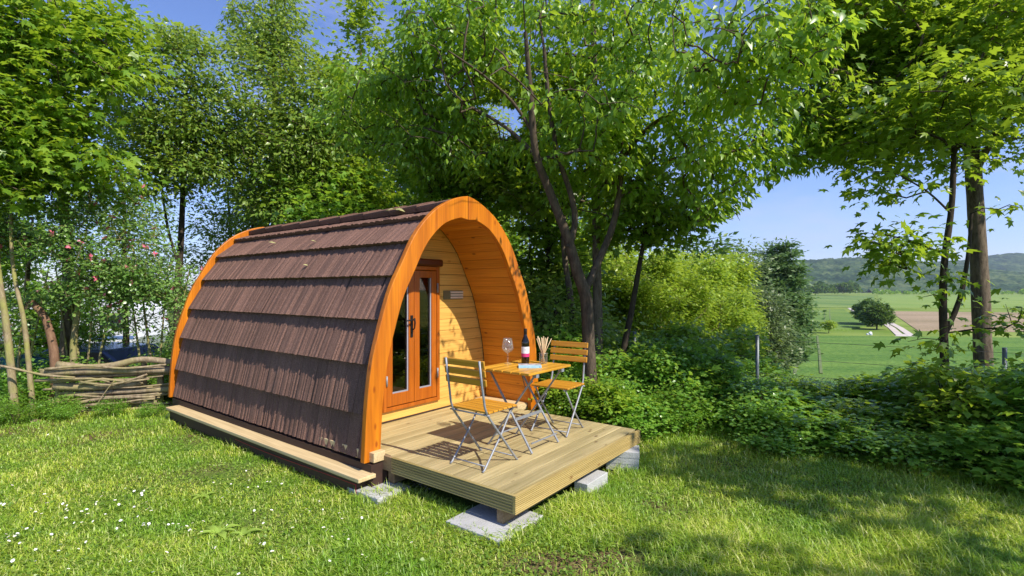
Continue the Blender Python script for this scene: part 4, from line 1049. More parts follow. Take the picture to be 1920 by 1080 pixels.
# cherry in the middle with several stems
b = gp(1106, 6.6)
foliage('cherry_tree', 'cherry tree with several curving stems rising behind the far chair', 'tree', b,
        [([b - Vector((0, 0, .15)), at(1108, 740, 6.6), at(1104, 650, 6.6), at(1099, 560, 6.55), at(1085, 519, 6.5), at(1062, 440, 6.4), at(1027, 350, 6.2), at(1004, 285, 6.0), at(994, 170, 5.8), at(985, 60, 5.6)], [.105, .092, .086, .082, .074, .062, .052, .044, .035, .020]),
         limb(None, [(1066, 465, 6.4), (1078, 420, 6.45), (1072, 370, 6.4), (1046, 290, 6.3), (1030, 200, 6.2), (1020, 90, 6.0)], .046, .022),
         limb(None, [(1097, 545, 6.55), (1118, 500, 6.7), (1150, 420, 6.8), (1163, 340, 6.85), (1168, 270, 6.9), (1175, 140, 6.9), (1170, 20, 6.8)], .056, .022),
         limb(None, [(1165, 300, 6.9), (1215, 240, 6.7), (1290, 190, 6.4), (1370, 120, 6.0)], .032, .012),
         limb(None, [(1012, 300, 6.1), (950, 240, 6.6), (860, 190, 7.1), (760, 160, 7.5)], .030, .010), limb(None, [(1000, 250, 5.95), (960, 190, 5.8), (905, 140, 5.5), (840, 95, 5.2)], .022, .008)],
        [(at(1000, 60, 4.4), (1.7, 1.0, .55)), (at(860, 130, 5.0), (1.1, .8, .55)), (at(1230, 70, 4.6), (1.6, 1.0, .6)), (at(1440, 100, 4.8), (.9, .9, .6)), (at(1120, 190, 6.2), (1.6, 1.0, .9)), (at(800, 60, 6.0), (1.0, .9, .8)),
         (at(1270, 260, 6.4), (1.2, 1.0, .8)), (at(1380, 350, 6.6), (.75, .7, .45)), (at(760, 230, 6.6), (.9, .8, .7)), (at(960, 10, 5.8), (2.2, 1.4, .8)), (at(720, 190, 7.6), (1.0, .8, .9)), (at(850, 270, 7.9), (1.2, .8, .7)), (at(820, 110, 7.4), (1.1, .9, .7)), (at(900, 30, 7.4), (1.5, .9, .8)), (at(1120, 330, 7.2), (1.0, .6, .7)), (at(1425, 395, 6.4), (.45, .4, .16)), (at(1330, 400, 6.6), (.6, .5, .25)), (at(1460, 280, 6.6), (.5, .5, .5))],
        1230, 24, 'ovate', .102, M['cherry'], M['barkmid'], 21, droop=1.05, spread=.15, clump=1.1, cut=.36, twig=.0042, up=.45)
# straight companions behind the cherry
b = gp(1118, 7.7)
foliage('maple_tree', 'straight dark maple standing directly behind the cherry tree', 'tree', b,
        [limb(b, [(1121, 640, 7.7), (1119, 480, 7.7), (1117, 330, 7.7), (1114, 150, 7.7), (1112, 0, 7.7)], .085, .04)],
        [(at(1060, 140, 8.2), (1.9, 1.3, 1.3)), (at(1200, 330, 8.0), (1.3, 1.1, .7)), (at(1000, 330, 8.2), (1.1, 1.0, .8))], 260, 22, 'maple', .13, M['maple'], M['bark'], 22, cut=.36)
b = gp(1080, 8.6)
foliage('maple_tree', 'thin crooked maple left of the cherry tree trunk and behind it', 'tree', b,
        [limb(b, [(1080, 660, 8.6), (1070, 560, 8.6), (1058, 470, 8.6), (1056, 330, 8.6), (1050, 200, 8.6)], .072, .03)],
        [(at(950, 300, 9.0), (1.5, 1.0, 1.2)), (at(880, 250, 9.4), (1.3, 1.0, 1.1))], 200, 22, 'maple', .13, M['maple'], M['bark'], 23, cut=.36)
b = gp(1165, 7.6)
foliage('maple_sapling', 'slender leaning dark maple sapling between the cherry tree and yellow green bushes', 'tree', b,
        [limb(b, [(1168, 670, 7.6), (1183, 590, 7.6), (1197, 510, 7.6), (1209, 440, 7.6), (1214, 385, 7.6), (1222, 300, 7.6)], .055, .018), limb(None, [(1207, 450, 7.6), (1245, 415, 7.5), (1300, 380, 7.4)], .018, .01)],
        [(at(1220, 390, 7.6), (.9, .8, .5)), (at(1310, 420, 7.4), (.75, .7, .35)), (at(1150, 430, 7.9), (.5, .5, .3))], 90, 22, 'maple', .12, M['maple'], M['barkdark'], 24, cut=.3)
# right side
b = gp(1846, 7.4)
foliage('maple_tree', 'tall maple with thick mossy trunk at the right beside the field view', 'tree', b,
        [limb(b, [(1846, 740, 7.4), (1842, 640, 7.4), (1838, 540, 7.4), (1830, 400, 7.4), (1822, 280, 7.4), (1812, 140, 7.4), (1800, -60, 7.4)], .125, .08), limb(None, [(1822, 290, 7.4), (1760, 220, 7.0), (1660, 160, 6.6), (1560, 130, 6.2)], .05, .02),
         limb(None, [(1826, 330, 7.4), (1880, 230, 7.0), (1960, 140, 6.6)], .05, .02), limb(None, [(1815, 200, 7.4), (1750, 120, 7.8), (1690, 30, 8.0)], .05, .02)],
        [(at(1720, 190, 7.0), (1.6, 1.3, .75)), (at(1600, 240, 6.6), (1.0, .9, .6)), (at(1850, 120, 7.0), (1.6, 1.4, .9)), (at(1640, 50, 7.2), (1.6, 1.2, .8)), (at(1900, 260, 7.2), (.6, .6, .4)), (at(1800, 0, 6.2), (2.0, 1.2, .6)), (at(1550, 90, 7.4), (.9, .9, .8)), (at(1540, 215, 7.0), (.75, .7, .6)), (at(1650, 300, 6.8), (.7, .6, .3)), (at(1760, 310, 6.9), (.7, .6, .3))],
        820, 26, 'maple', .105, M['maple'], M['bark'], 31, cut=.34, droop=.2)
b = gp(1788, 5.6)
foliage('maple_sapling', 'slim forked maple sapling in front of the thick right trunk', 'tree', b,
        [limb(b, [(1782, 790, 5.6), (1772, 700, 5.6), (1770, 640, 5.6), (1768, 560, 5.6), (1772, 480, 5.6), (1785, 380, 5.6), (1790, 250, 5.6), (1800, 120, 5.6)], .05, .022),
         limb(None, [(1772, 625, 5.6), (1800, 560, 5.6), (1815, 480, 5.6), (1822, 400, 5.6)], .03, .014), limb(None, [(1783, 400, 5.6), (1740, 360, 5.4), (1690, 330, 5.3)], .012, .007), limb(None, [(1770, 480, 5.6), (1720, 455, 5.5), (1660, 440, 5.4)], .012, .007)],
        [(at(1690, 460, 5.4), (.5, .5, .28)), (at(1640, 440, 5.3), (.25, .3, .16)), (at(1690, 340, 5.3), (.42, .4, .18)), (at(1745, 545, 5.5), (.28, .4, .18)), (at(1900, 390, 5.3), (.30, .4, .25)), (at(1895, 590, 5.6), (.28, .3, .2)), (at(1800, 640, 5.5), (.35, .3, .12)), (at(1735, 655, 5.5), (.2, .3, .10)), (at(1780, 200, 5.4), (.8, .6, .5))],
        130, 15, 'maple', .105, M['maple'], M['barkdark'], 32, gaps=False, cut=.22, spread=.19, droop=.45, clump=1.6)
# left group
b = gp(118, 8.0)
foliage('maple_tree', 'large bright green maple filling the top left corner', 'tree', b,
        [limb(b, [(125, 640, 8.0), (128, 520, 8.0), (120, 400, 8.0), (110, 260, 8.0), (105, 120, 8.0), (90, -40, 8.0)], .10, .04), limb(None, [(112, 290, 8.0), (170, 200, 7.6), (230, 120, 7.3)], .035, .015), limb(None, [(108, 220, 8.0), (40, 140, 7.4), (-20, 60, 7.0)], .035, .015)],
        [(at(60, 120, 7.2), (1.2, 1.0, 1.2)), (at(190, 150, 7.4), (.75, .8, .95)), (at(130, 290, 7.4), (1.1, .8, .7)), (at(-20, 260, 6.6), (.8, .8, 1.2)), (at(210, 40, 7.8), (.55, .6, .4)), (at(20, 10, 6.8), (.7, .7, .5))],
        430, 20, 'maple', .125, M['maple'], M['bark'], 41, cut=.33)
b = gp(335, 9.5)
foliage('elm_tree', 'pale green young tree with dark forked trunk left of the pod', 'tree', b,
        [limb(b, [(333, 560, 9.5), (338, 470, 9.5), (342, 380, 9.5), (345, 260, 9.5), (350, 130, 9.5)], .075, .025), limb(None, [(336, 500, 9.5), (315, 430, 9.4), (300, 330, 9.2)], .03, .015)],
        [(at(345, 200, 9.2), (1.0, .9, 1.7)), (at(300, 300, 9.0), (.7, .7, .9)), (at(340, 80, 9.4), (.6, .6, .5)), (at(430, 260, 9.6), (.7, .7, 1.2)), (at(250, 200, 9.4), (.7, .7, 1.3))], 620, 30, 'ovate', .10, M['pale'], M['barkdark'], 42, cut=.33, droop=.5)
b = gp(525, 10.6)
foliage('elm_tree', 'tall pale green tree directly behind the back end of the pod', 'tree', b,
        [limb(b, [(525, 520, 10.6), (520, 380, 10.6), (515, 220, 10.6), (512, 60, 10.6), (505, -60, 10.6)], .08, .025), limb(None, [(520, 330, 10.6), (560, 250, 10.3), (600, 180, 10.1)], .03, .015), limb(None, [(518, 300, 10.6), (470, 230, 10.3), (440, 160, 10.1)], .03, .015)],
        [(at(510, 220, 10.2), (1.4, 1.1, 1.7)), (at(500, 60, 10.6), (1.0, .8, 1.0)), (at(600, 260, 10.4), (.8, .8, 1.3)), (at(440, 360, 10.0), (.9, .8, .9)), (at(560, 380, 10.4), (1.1, .8, .7))], 820, 30, 'ovate', .105, M['pale'], M['bark'], 43, cut=.34, droop=.5)
b = gp(690, 11.5)
foliage('maple_tree', 'slender maple with open sunny top between the pale trees and cherry', 'tree', b,
        [limb(b, [(690, 480, 11.5), (685, 320, 11.5), (680, 160, 11.5), (674, 60, 11.5)], .07, .02), limb(None, [(684, 260, 11.5), (640, 190, 11.3), (610, 120, 11.2)], .025, .012)],
        [(at(680, 200, 11.2), (1.0, 1.0, 1.6)), (at(690, 40, 11.4), (.55, .6, .7)), (at(650, 340, 11.0), (1.1, .9, .9))], 380, 28, 'maple', .13, M['maple'], M['barkpale'], 44, cut=.33)
for px, Y, lean, r, lab in ((18, 6.75, -22, .05, 'pale mossy sapling stem leaning at the left picture edge'), (52, 6.95, -28, .036, 'thin brown sapling leaning beside the woven fence end')):
    b = gp(px + 12, Y)
    foliage('maple_sapling', lab, 'tree', b, [limb(b, [(px + 2, 690, Y), (px - 8, 600, Y), (px + lean, 500, Y), (px + lean - 4, 380, Y), (px + lean, 250, Y)], r, r * .4)],
            [(at(px + lean, 330, Y), (.55, .5, .5)), (at(px + lean - 20, 220, Y), (.6, .5, .5))], 40, 18, 'maple', .11, M['maple'], M['barkpale'], 50 + px, cut=.25)
def blossoms(root, pos, rs):
    sel = pos[rs.rand(len(pos)) < .007]; n = len(sel)
    P = np.repeat(sel, 5, 0); ax = rs.normal(size=(5 * n, 3)); nr = rs.normal(size=(5 * n, 3))
    V, T = leaves(P, ax, nr, .045 + .02 * rs.rand(5 * n), 'round', rs)
    tag(np_mesh('blossoms', V, T, M['blossom'], root, 3, sm=False), kind='stuff')
for i, (px, Y, blobs, n, lab) in enumerate([
    (150, 7.9, [(at(120, 470, 7.5), (1.1, .6, .85)), (at(60, 420, 7.3), (.8, .6, .6)), (at(180, 380, 7.7), (.8, .6, .5))], 330, 'dense honeysuckle bush with few pink flowers above the woven fence'),
    (285, 8.3, [(at(280, 500, 8.0), (.75, .6, 1.0)), (at(310, 590, 8.2), (.5, .5, .6)), (at(240, 560, 7.9), (.7, .5, .6))], 240, 'honeysuckle bush with pink flowers beside the pod back left edge'),
    (20, 7.6, [(at(0, 520, 7.3), (.9, .6, .9)), (at(-40, 430, 7.2), (.8, .6, .7))], 170, 'honeysuckle bush at the left picture edge under the maple')]):
    b = gp(px, Y)
    lm = [limb(b, [(px, 700, Y), (px - 10, 620, Y), (px - 20, 540, Y)], .03, .012)] + [limb(gp(px + dx, Y + .1), [(px + dx, 690, Y), (px + dx * 1.5, 600, Y), (px + dx * 2.1, 500, Y)], .022, .008) for dx in (-22, 14, 34)]
    foliage('honeysuckle_bush', lab, 'shrub', b, lm, blobs, n, 26, 'round', .05, M['honey'], M['barkpale'], 60 + i, cut=.36, droop=.45, spread=.17, extra=blossoms, twig=.003, clump=1.6, limb_names=('stem', 'stem'))
b = gp(102, 7.35)
foliage('elder_tree', 'curved reddish brown bare stem rising behind the woven fence', 'tree', b, [limb(b, [(102, 680, 7.35), (97, 640, 7.35), (86, 600, 7.35), (68, 575, 7.35), (57, 566, 7.35)], .062, .042)], [(at(60, 560, 7.35), (.12, .12, .1))], 4, 8, 'round', .05, M['honey'], M['barkred'], 70, cut=0, gaps=False, sunf=False)
b = gp(142, 7.7)
foliage('elder_tree', 'upright knobbly bare stem behind the middle of the woven fence', 'tree', b, [limb(b, [(137, 670, 7.7), (140, 620, 7.7), (146, 570, 7.7), (150, 500, 7.7)], .05, .035)], [(at(150, 490, 7.6), (.3, .3, .3))], 12, 16, 'round', .05, M['honey'], M['barkpale'], 71, cut=0, gaps=False, sunf=False)

# dense background trees behind the pod: two kinds, then copies
def bg(label, px, Y, hpx, rx, seed, mat='dark', leaf='maple', size=.13, n=300, per=18):
    b = gp(px, Y); t = at(px, hpx, Y); h = t.z - b.z
    return foliage('background_tree', label, 'tree', b, [([b, b + Vector((.1, 0, h * .5)), b + Vector((0, .1, h * .92))], [.09, .06, .02])],
                   [(b + Vector((0, 0, h * .32)), (rx, rx * .8, h * .30)), (b + Vector((.15, 0, h * .68)), (rx * .85, rx * .7, h * .32))], n, per, leaf, size, M[mat], M['barkdark'], seed, group='trees growing behind the pod', cut=.34, gaps=True)
t1 = bg('dark leafy tree behind the pod roof, left of the middle', 600, 10.0, 300, 1.4, 81, n=260)
t2 = bg('dark leafy tree behind the pod just left of its roof peak', 800, 9.2, 230, 1.5, 82, 'dark', n=280)
t3 = bg('pale green tree behind the pod roof middle', 730, 12.5, 200, 1.8, 83, 'pale', 'ovate', .10, 420, 26)
t4 = bg('bright leafy tree right of the pod behind the cherry trunk', 1020, 9.6, 330, 1.2, 84, 'maple', n=250)
t5 = bg('leafy bush tree low beside the pod right foot', 1040, 8.0, 560, .8, 85, 'pale', 'ovate', .09, 240, 26)
for src, px, Y, s, rz, lab in ((t3, 430, 13.0, .95, 1.0, 'pale green tree far behind the pod, nearest the pod left end'), (t3, 950, 13.0, 1.0, 2.2, 'pale green tree far behind the pod roof peak'), (t2, 520, 13.5, .95, .8, 'dark leafy tree far behind the tall pale tree'), (t3, 240, 13.5, 1.0, 3.0, 'pale green tree far behind the honeysuckle bushes'),
                               (t3, 480, 12.0, 1.1, 2.4, 'pale green tree behind the roof, just right of the tallest pale tree'), (t3, 580, 13.0, 1.3, .3, 'tall pale green tree above the middle of the pod roof'), (t3, 770, 14.5, 1.35, 3.6, 'tall pale green tree left of the cherry crown'), (t5, 985, 9.0, 1.25, 1.9, 'bright bush between the pod and the cherry trunk'), (t5, 1060, 9.2, 1.35, 4.4, 'bright bush directly behind the cherry trunk'), (t3, 870, 13.5, 1.2, 1.1, 'tall pale green tree behind the cherry left limbs'), (t3, -330, 10.0, 1.0, 2.9, 'pale green tree beyond the left picture edge'), (t2, -620, 9.0, 1.1, 1.6, 'dark leafy tree well beyond the left picture edge'), (t3, -980, 8.0, 1.0, 5.2, 'pale green tree furthest beyond the left picture edge'), (t2, 60, 12.5, 1.05, 4.0, 'dark leafy tree far behind the top left maple'), (t2, 880, 12.0, 1.15, 2.5, 'dark leafy tree far behind the pod peak, right of it'), (t3, 640, 16, 1.3, 5.0, 'pale green tree furthest behind the pod'), (t2, 1060, 13.5, .9, 1.2, 'dark leafy tree far behind the cherry stems'), (t3, -60, 14.0, 1.1, .5, 'pale green tree at the far left picture edge'), (t3, 1130, 16, .95, 4.2, 'pale green tree furthest behind the cherry stems')):
    c = copy_tree(src, gp(px, Y), rz, s); c['label'] = lab
# yellow green bushes right of the cherry
lm0 = gp(1180, 15.0)
def lime(px, Y, top, rx, seed, lab, n=300):
    b = gp(px, Y); h = at(px, top, Y).z - b.z
    return foliage('yellow_green_bush', lab, 'bush', b, [([b, b + Vector((0, 0, h * .4)), b + Vector((.1, 0, h * .85))], [.06, .04, .015]), ([b, b + Vector((.5, 0, h * .3)), b + Vector((.9, 0, h * .6))], [.04, .03, .012])],
                   [(b + Vector((0, 0, h * .45)), (rx, rx * .8, h * .46)), (b + Vector((.2, -.2, h * .75)), (rx * .62, rx * .6, h * .27)), (b + Vector((-.5, -.3, h * .6)), (rx * .6, rx * .6, h * .25))] + [(b + Vector((rx * math.cos(q) * .6, rx * math.sin(q) * .6, h * (.82 + .1 * math.sin(q * 3)))), (rx * .16, rx * .16, h * .22), .14 * rx ** 2 * h * .3) for q in (0.3, 1.1, 2.0, 3.2, 4.1, 5.2)], n, 30, 'ovate', .125, M['lime'], M['barkpale'], seed, group='yellow green bushes beyond the fence', cut=.40, gaps=False, spread=.24, clump=1.3, droop=.3, limb_names=('stem', 'stem'))
l1 = lime(1190, 12.5, 470, 1.55, 91, 'yellow green bush right behind the leaning sapling', 420); l2 = lime(1290, 14.5, 478, 1.7, 92, 'yellow green bush in the middle of the sunny bush row', 420)
for src, px, Y, s, rz, lab in ((l2, 1330, 16.0, (1.0, 1, 1.12), 1.3, 'yellow green bush at the right end of the sunny bush row'), (l1, 1120, 14.5, (1.1, 1.1, 1.15), 2.2, 'yellow green bush behind the cherry trunk'), (l1, 1330, 12.2, (.8, .8, .72), 4.0, 'low yellow green bush in front of the sunny bush row, right of middle'), (l2, 1240, 11.4, (.75, .75, .7), 2.9, 'low yellow green bush in front of the sunny bush row, left of middle'), (l2, 1395, 13.0, (.38, .38, .5), .6, 'small yellow green bush beside the fence post')):
    c = copy_tree(src, gp(px, Y), rz, s); c['label'] = lab
# trees on the slope and in the fields
def farm_tree(name, label, px, Y, top, rx, seed, mat, size, n, per=20, low=.25, base=None, cut=.3, group=None, shape=None, spr=.07):
    b = base or gp(px, Y); h = (CAM_Z - (top - 542) / F * b.y) - b.z
    bl = shape(b, h, rx) if shape else [(b + Vector((0, 0, h * (.5 + low / 2))), (rx, rx, h * (.5 - low / 2)))]
    return foliage(name, label, 'tree', b, [([b, b + Vector((.02 * h, 0, h * .4)), b + Vector((0, 0, h * .85))], [.028 * h, .02 * h, .006 * h])], bl, n, per, 'ovate', size, M[mat], M['barkdark'], seed, gaps=False, sunf=False, cut=cut, spread=spr * h, twig=.0012 * h, clump=2.6 / rx, droop=.1, nside=7, group=group, shell=.35, tipn=3)
pop = lambda b, h, rx: [(b + Vector((0, 0, h * .42)), (rx, rx, h * .36)), (b + Vector((0, 0, h * .70)), (rx * .72, rx * .72, h * .26)), (b + Vector((.3, 0, h * .88)), (rx * .36, rx * .36, h * .12))]
farm_tree('poplar_tree', 'tall green poplar at the left end of the field view', 1455, 62, 438, 4.2, 101, 'poplar', .55, 560, 40, shape=pop, spr=.032)
farm_tree('whitebeam_tree', 'grey green tree with pale flower heads in front of the poplar', 1440, 42, 535, 1.9, 102, 'greyleaf', .36, 220, 22, .15)
farm_tree('whitebeam_tree', 'grey green tree top showing above the yellow green bushes', 1385, 46, 456, 3.2, 103, 'greyleaf', .42, 260, 22, .2)
farm_tree('ash_tree', 'green tree crown beyond the yellow green bushes near the cherry', 1310, 40, 440, 3.6, 104, 'far', .5, 260, 22, .15)
lump = lambda b, h, rx: [(b + Vector((0, 0, h * .55)), (rx, rx, h * .36)), (b + Vector((rx * .55, -.6, h * .38)), (rx * .6, rx * .6, h * .24)), (b + Vector((-rx * .6, .2, h * .45)), (rx * .55, rx * .6, h * .26)), (b + Vector((rx * .15, 0, h * .85)), (rx * .5, rx * .5, h * .2))]
f1 = farm_tree('field_tree', 'round field tree beside the farm track, lowest and nearest of the three', 1644, 0, 566, 3.7, 105, 'far', .7, 330, 22, .12, shape=lump, spr=.045, cut=.42, base=onfield(1644, 618), group='round trees beside the farm track')
for (px, py, s, rz, lab) in ((1624, 609, 1.0, 2.0, 'round dark field tree beside the farm track, furthest left of the three'), (1636, 612, 1.12, 4.1, 'round field tree beside the farm track, tallest in the middle')):
    c = copy_tree(f1, onfield(px, py), rz, s); c['label'] = lab
farm_tree('fruit_tree', 'small lone fruit tree standing in the wheat field', 1553, 0, 600, 1.7, 107, 'lime', .5, 60, 20, .3, base=onfield(1554, 625))
# wood edge beyond the fields and far hedge: one mass
rs = np.random.RandomState(9); Vs = []; Ts = []; nb_ = 0
def mass(pts, name, size, hgt, mat, per=90):
    global Vs, Ts, nb_
    P = []; ax = []; sz = []
    for (px, py, s) in pts:
        b = onfield(px, py, FZ); h = hgt * s * rs.uniform(.8, 1.2); r = h * rs.uniform(.36, .5)
        d = rs.normal(size=(per, 3)); d /= np.linalg.norm(d, axis=1, keepdims=True); d[:, 2] = np.abs(d[:, 2]) * 1.2 - .25
        P.append(np.array(b) + np.array([0, 0, h * .5]) + d * np.array([r, r, h * .5]) * (rs.rand(per, 1) ** .2)); ax.append(d + rs.normal(size=(per, 3)) * .6); sz.append(np.full(per, size * h) * rs.uniform(.6, 1.4, per))
    P = np.concatenate(P); ax = np.concatenate(ax)
    V, T = leaves(P, ax, rs.normal(size=P.shape) * .5 + ax * .5, np.concatenate(sz), 'clump', rs)
    tag(np_mesh(name, V, T, mat, None, 3, sm=False), kind='stuff')
mass([(rs.uniform(1380, 1608), 553.2 + 1.2 * rs.rand(), (.75 + .5 * (1608 - x) / 230)) for x in np.linspace(1380, 1608, 110)], 'wood_edge', .20, 17, M['far'], 130)
mass([(rs.uniform(1640, 2100), 553.0 + rs.rand(), .5 + .35 * rs.rand()) for x in range(150)], 'far_hedge', .22, 11, M['dark'], 70)

# trees outside the picture on the right, whose shade falls on the lawn and hedge
def off(x, y, label, z0, z1, rx, seed, n):
    b = Vector((x, y, gz(x, y)))
    return foliage('maple_tree', label, 'tree', b, [([b, b + Vector((0, 0, z0)), b + Vector((.1, 0, z1 * .9))], [.14, .1, .03])], [(b + Vector((0, 0, (z0 + z1) / 2)), (rx, rx, (z1 - z0) / 2))], n, 26, 'maple', .14, M['maple'], M['bark'], seed, gaps=False, cut=.42, clump=.9)
off(6.6, .2, 'maple standing right of the lawn beside the viewer', 2.8, 7.0, 2.4, 111, 120)
off(8.8, 2.6, 'maple standing right of the hedge beyond the picture edge', 2.2, 7.6, 2.4, 112, 80)
off(4.6, -3.6, 'maple standing behind the viewer on the right', 3.0, 7.0, 2.0, 113, 60)

# hedge and undergrowth
def shrub(name, label, rx, h, seed, leaf, size, mat, n, per, group, droop=.2):
    b = Vector((0, 0, 0)); 
    lm = [([Vector((0, 0, -.05)), Vector((.05, 0, h * .4)), Vector((.1, .05, h * .8))], [.012, .009, .004]), ([Vector((0, 0, -.05)), Vector((-.15, .1, h * .3)), Vector((-.25, .1, h * .6))], [.010, .007, .004])]
    return foliage(name, label, 'shrub', b, lm, [((0, 0, h * .5), (rx, rx, h * .52))], n, per, leaf, size, mat, M['barkdark'], seed, group, droop, .12, False, False, 2.2, .25, .0025, 3, 1.0, ('stem', 'stem'), shell=.5, nside=5)
sA = shrub('bramble_bush', 'low leafy bramble bush in the shaded hedge along the right lawn edge', .55, .8, 121, 'round', .062, M['bramble'], 110, 20, 'bramble bushes in the hedge')
sB = shrub('maple_seedling', 'bushy maple seedling with lobed leaves in the hedge beside the wire fence', .55, .95, 122, 'maple', .115, M['bramble'], 80, 13, 'maple seedlings in the hedge')
sC = shrub('nettle_bush', 'small leafed weedy shrub in the undergrowth around lawn and pod', .42, .55, 123, 'ovate', .055, M['dark'], 100, 20, 'weedy shrubs in the undergrowth')
sD = shrub('hazel_bush', 'light green hazel shrub', .6, 1.0, 124, 'round', .085, M['hazel'], 95, 16, 'hazel shrubs in the hedge')
rs = np.random.RandomState(17)
proto_used = {}
def where(x, y, row):
    px = 960 + F * x / y
    if x < -4.4: return 'in front of the woven fence' if y < 7.05 else 'behind the woven fence at %s' % ('its left end' if px < 110 else 'its middle' if px < 230 else 'its right end near the pod')
    if x < .35: return 'far behind the pod'
    if row is None: return 'under the cherry tree right of the pod'
    z = [(1215, 'beside the far deck corner'), (1330, 'below the leaning sapling'), (1430, 'below the yellow green bushes'), (1500, 'beside the fence post'), (1580, 'below the wheat field view'), (1680, 'below the farm track view'), (1765, 'left of the forked sapling foot'), (1850, 'below the thick right trunk'), (9999, 'at the right picture edge')]
    return '%s of the hedge %s' % (('at the lawn edge', 'in the second row', 'in the middle row', 'in the fourth row', 'at the back')[row], [b for a, b in z if px < a][0])
KIND = {'hazel_bush': 'light green hazel shrub', 'bramble_bush': 'leafy bramble bush', 'maple_seedling': 'lobed maple seedling', 'nettle_bush': 'small weedy shrub'}
def put(src, x, y, s, sz=1.0, row=None):
    o = put_(src, x, y, s, sz); o['label'] = KIND[src.name.split('.')[0]] + ' ' + where(x, y, row); return o
def put_(src, x, y, s, sz=1.0):
    k = src.name
    if k not in proto_used:
        proto_used[k] = 1; src.location = (x, y, gz(x, y)); src.rotation_euler = (0, 0, rs.rand() * 6.28); src.scale = (s, s, s * sz); return src
    return copy_tree(src, (x, y, gz(x, y)), rs.rand() * 6.28, (s, s, s * sz))
EDGE = [(1.35, 6.75), (1.75, 6.2), (3.0, 5.45), (4.2, 4.45), (5.6, 3.4)]
def edge_pt(t):
    t = t * (len(EDGE) - 1); i = min(int(t), len(EDGE) - 2); f = t - i
    return EDGE[i][0] * (1 - f) + EDGE[i + 1][0] * f, EDGE[i][1] * (1 - f) + EDGE[i + 1][1] * f
for row, (dd, hs, n) in enumerate(((.22, .48, 17), (.8, .8, 17), (1.45, 1.05, 16), (2.2, 1.3, 14), (3.2, 1.6, 12))):
    for k in range(n):
        x, y = edge_pt(min(1, max(0, (k + rs.rand()) / n))); x += .66 * dd + rs.normal() * .12; y += .75 * dd + rs.normal() * .12
        pr = rs.rand(); src = (sC if pr < .45 else sA if pr < .85 else sB) if row == 0 else (sA if pr < .38 else sB if pr < .68 else sD if pr < .92 else sC)
        px = 960 + F * x / y
        hs2 = hs * rs.uniform(.7, 1.35)
        ytop = np.interp(px, [1100, 1250, 1400, 1450, 1560, 1690, 1740, 1920], [605, 640, 655, 684, 688, 694, 700, 690]) + rs.uniform(-24, 16)
        hs2 = (.62 if 1420 < px < 1720 else 1.0) * max(.3, min(hs2, CAM_Z - (ytop - 542) / F * y - gz(x, y)))
        if abs(px - 1415) < 85 and row < 3: hs2 = min(hs2, .58)
        put(src, x, y, .75 + .28 * hs2, hs2 / (1.0 if src is sB else .88) / (.75 + .28 * hs2), row)
for x, y, q in ((.55, 6.45, .8), (.85, 6.2, .75), (1.15, 6.1, .8), (1.45, 6.0, .7), (1.3, 6.35, 1.0), (.75, 6.75, 1.0)): put(sA if q != .8 else sD, x, y, .75, q)
for k in range(16):           # under the trees right of the pod and behind the deck
    put(sA if rs.rand() < .5 else sB, rs.uniform(.35, 2.6), rs.uniform(7.0, 9.2), rs.uniform(.8, 1.15), rs.uniform(.8, 1.2))
for k in range(16):           # along the woven fence and behind it
    put(sC if rs.rand() < .6 else sA, rs.uniform(-8.6, -4.9), rs.uniform(7.3, 8.8), rs.uniform(.6, .95))
for x, y, s in ((-6.7, 6.55, .6), (-6.25, 6.4, .5), (-6.0, 6.75, .55), (-5.3, 6.7, .4), (-6.9, 7.0, .8), (-7.3, 6.6, .55), (-5.75, 6.6, .35), (-4.75, 6.72, .35)): put(sC, x, y, s)
for k in range(10): put(sA, rs.uniform(-4.2, .6), rs.uniform(9.0, 10.5), 1.2, 1.5)

# ------------------------------------------------------------------ lawn
rs = np.random.RandomState(31)
SEGX = [e[0] for e in EDGE]; SEGY = [e[1] for e in EDGE]
def lawn_points(n, y0, y1, pw):
    y = (y0 ** (1 - pw) + rs.rand(n) * (y1 ** (1 - pw) - y0 ** (1 - pw))) ** (1 / (1 - pw))
    x = (rs.rand(n) * 2 - 1) * (1.03 * y + 1.7)
    d = np.stack([x - P0.x, y - P0.y], 1); u = d @ np.array([AU.x, AU.y]); v = d @ np.array([AV.x, AV.y])
    ok = ~((u > .03) & (u < 1.4) & (v > .12) & (v < 1.95)) & ~((u > 1.3) & (u < 5.75) & (v > -.21) & (v < 2.45)) & ~((np.abs(u - .225) < .20) & (np.abs(v - .09) < .20)) & ~((np.abs(u - .02) < .08) & (np.abs(v - 1.13) < .17))
    ey = np.interp(x, SEGX, SEGY); ok &= ~((x > 1.35) & (y > ey + .55))
    ok &= ~((x < -4.6) & (y > 7.1)) & (y < 9)
    return x[ok], y[ok], u[ok], v[ok]
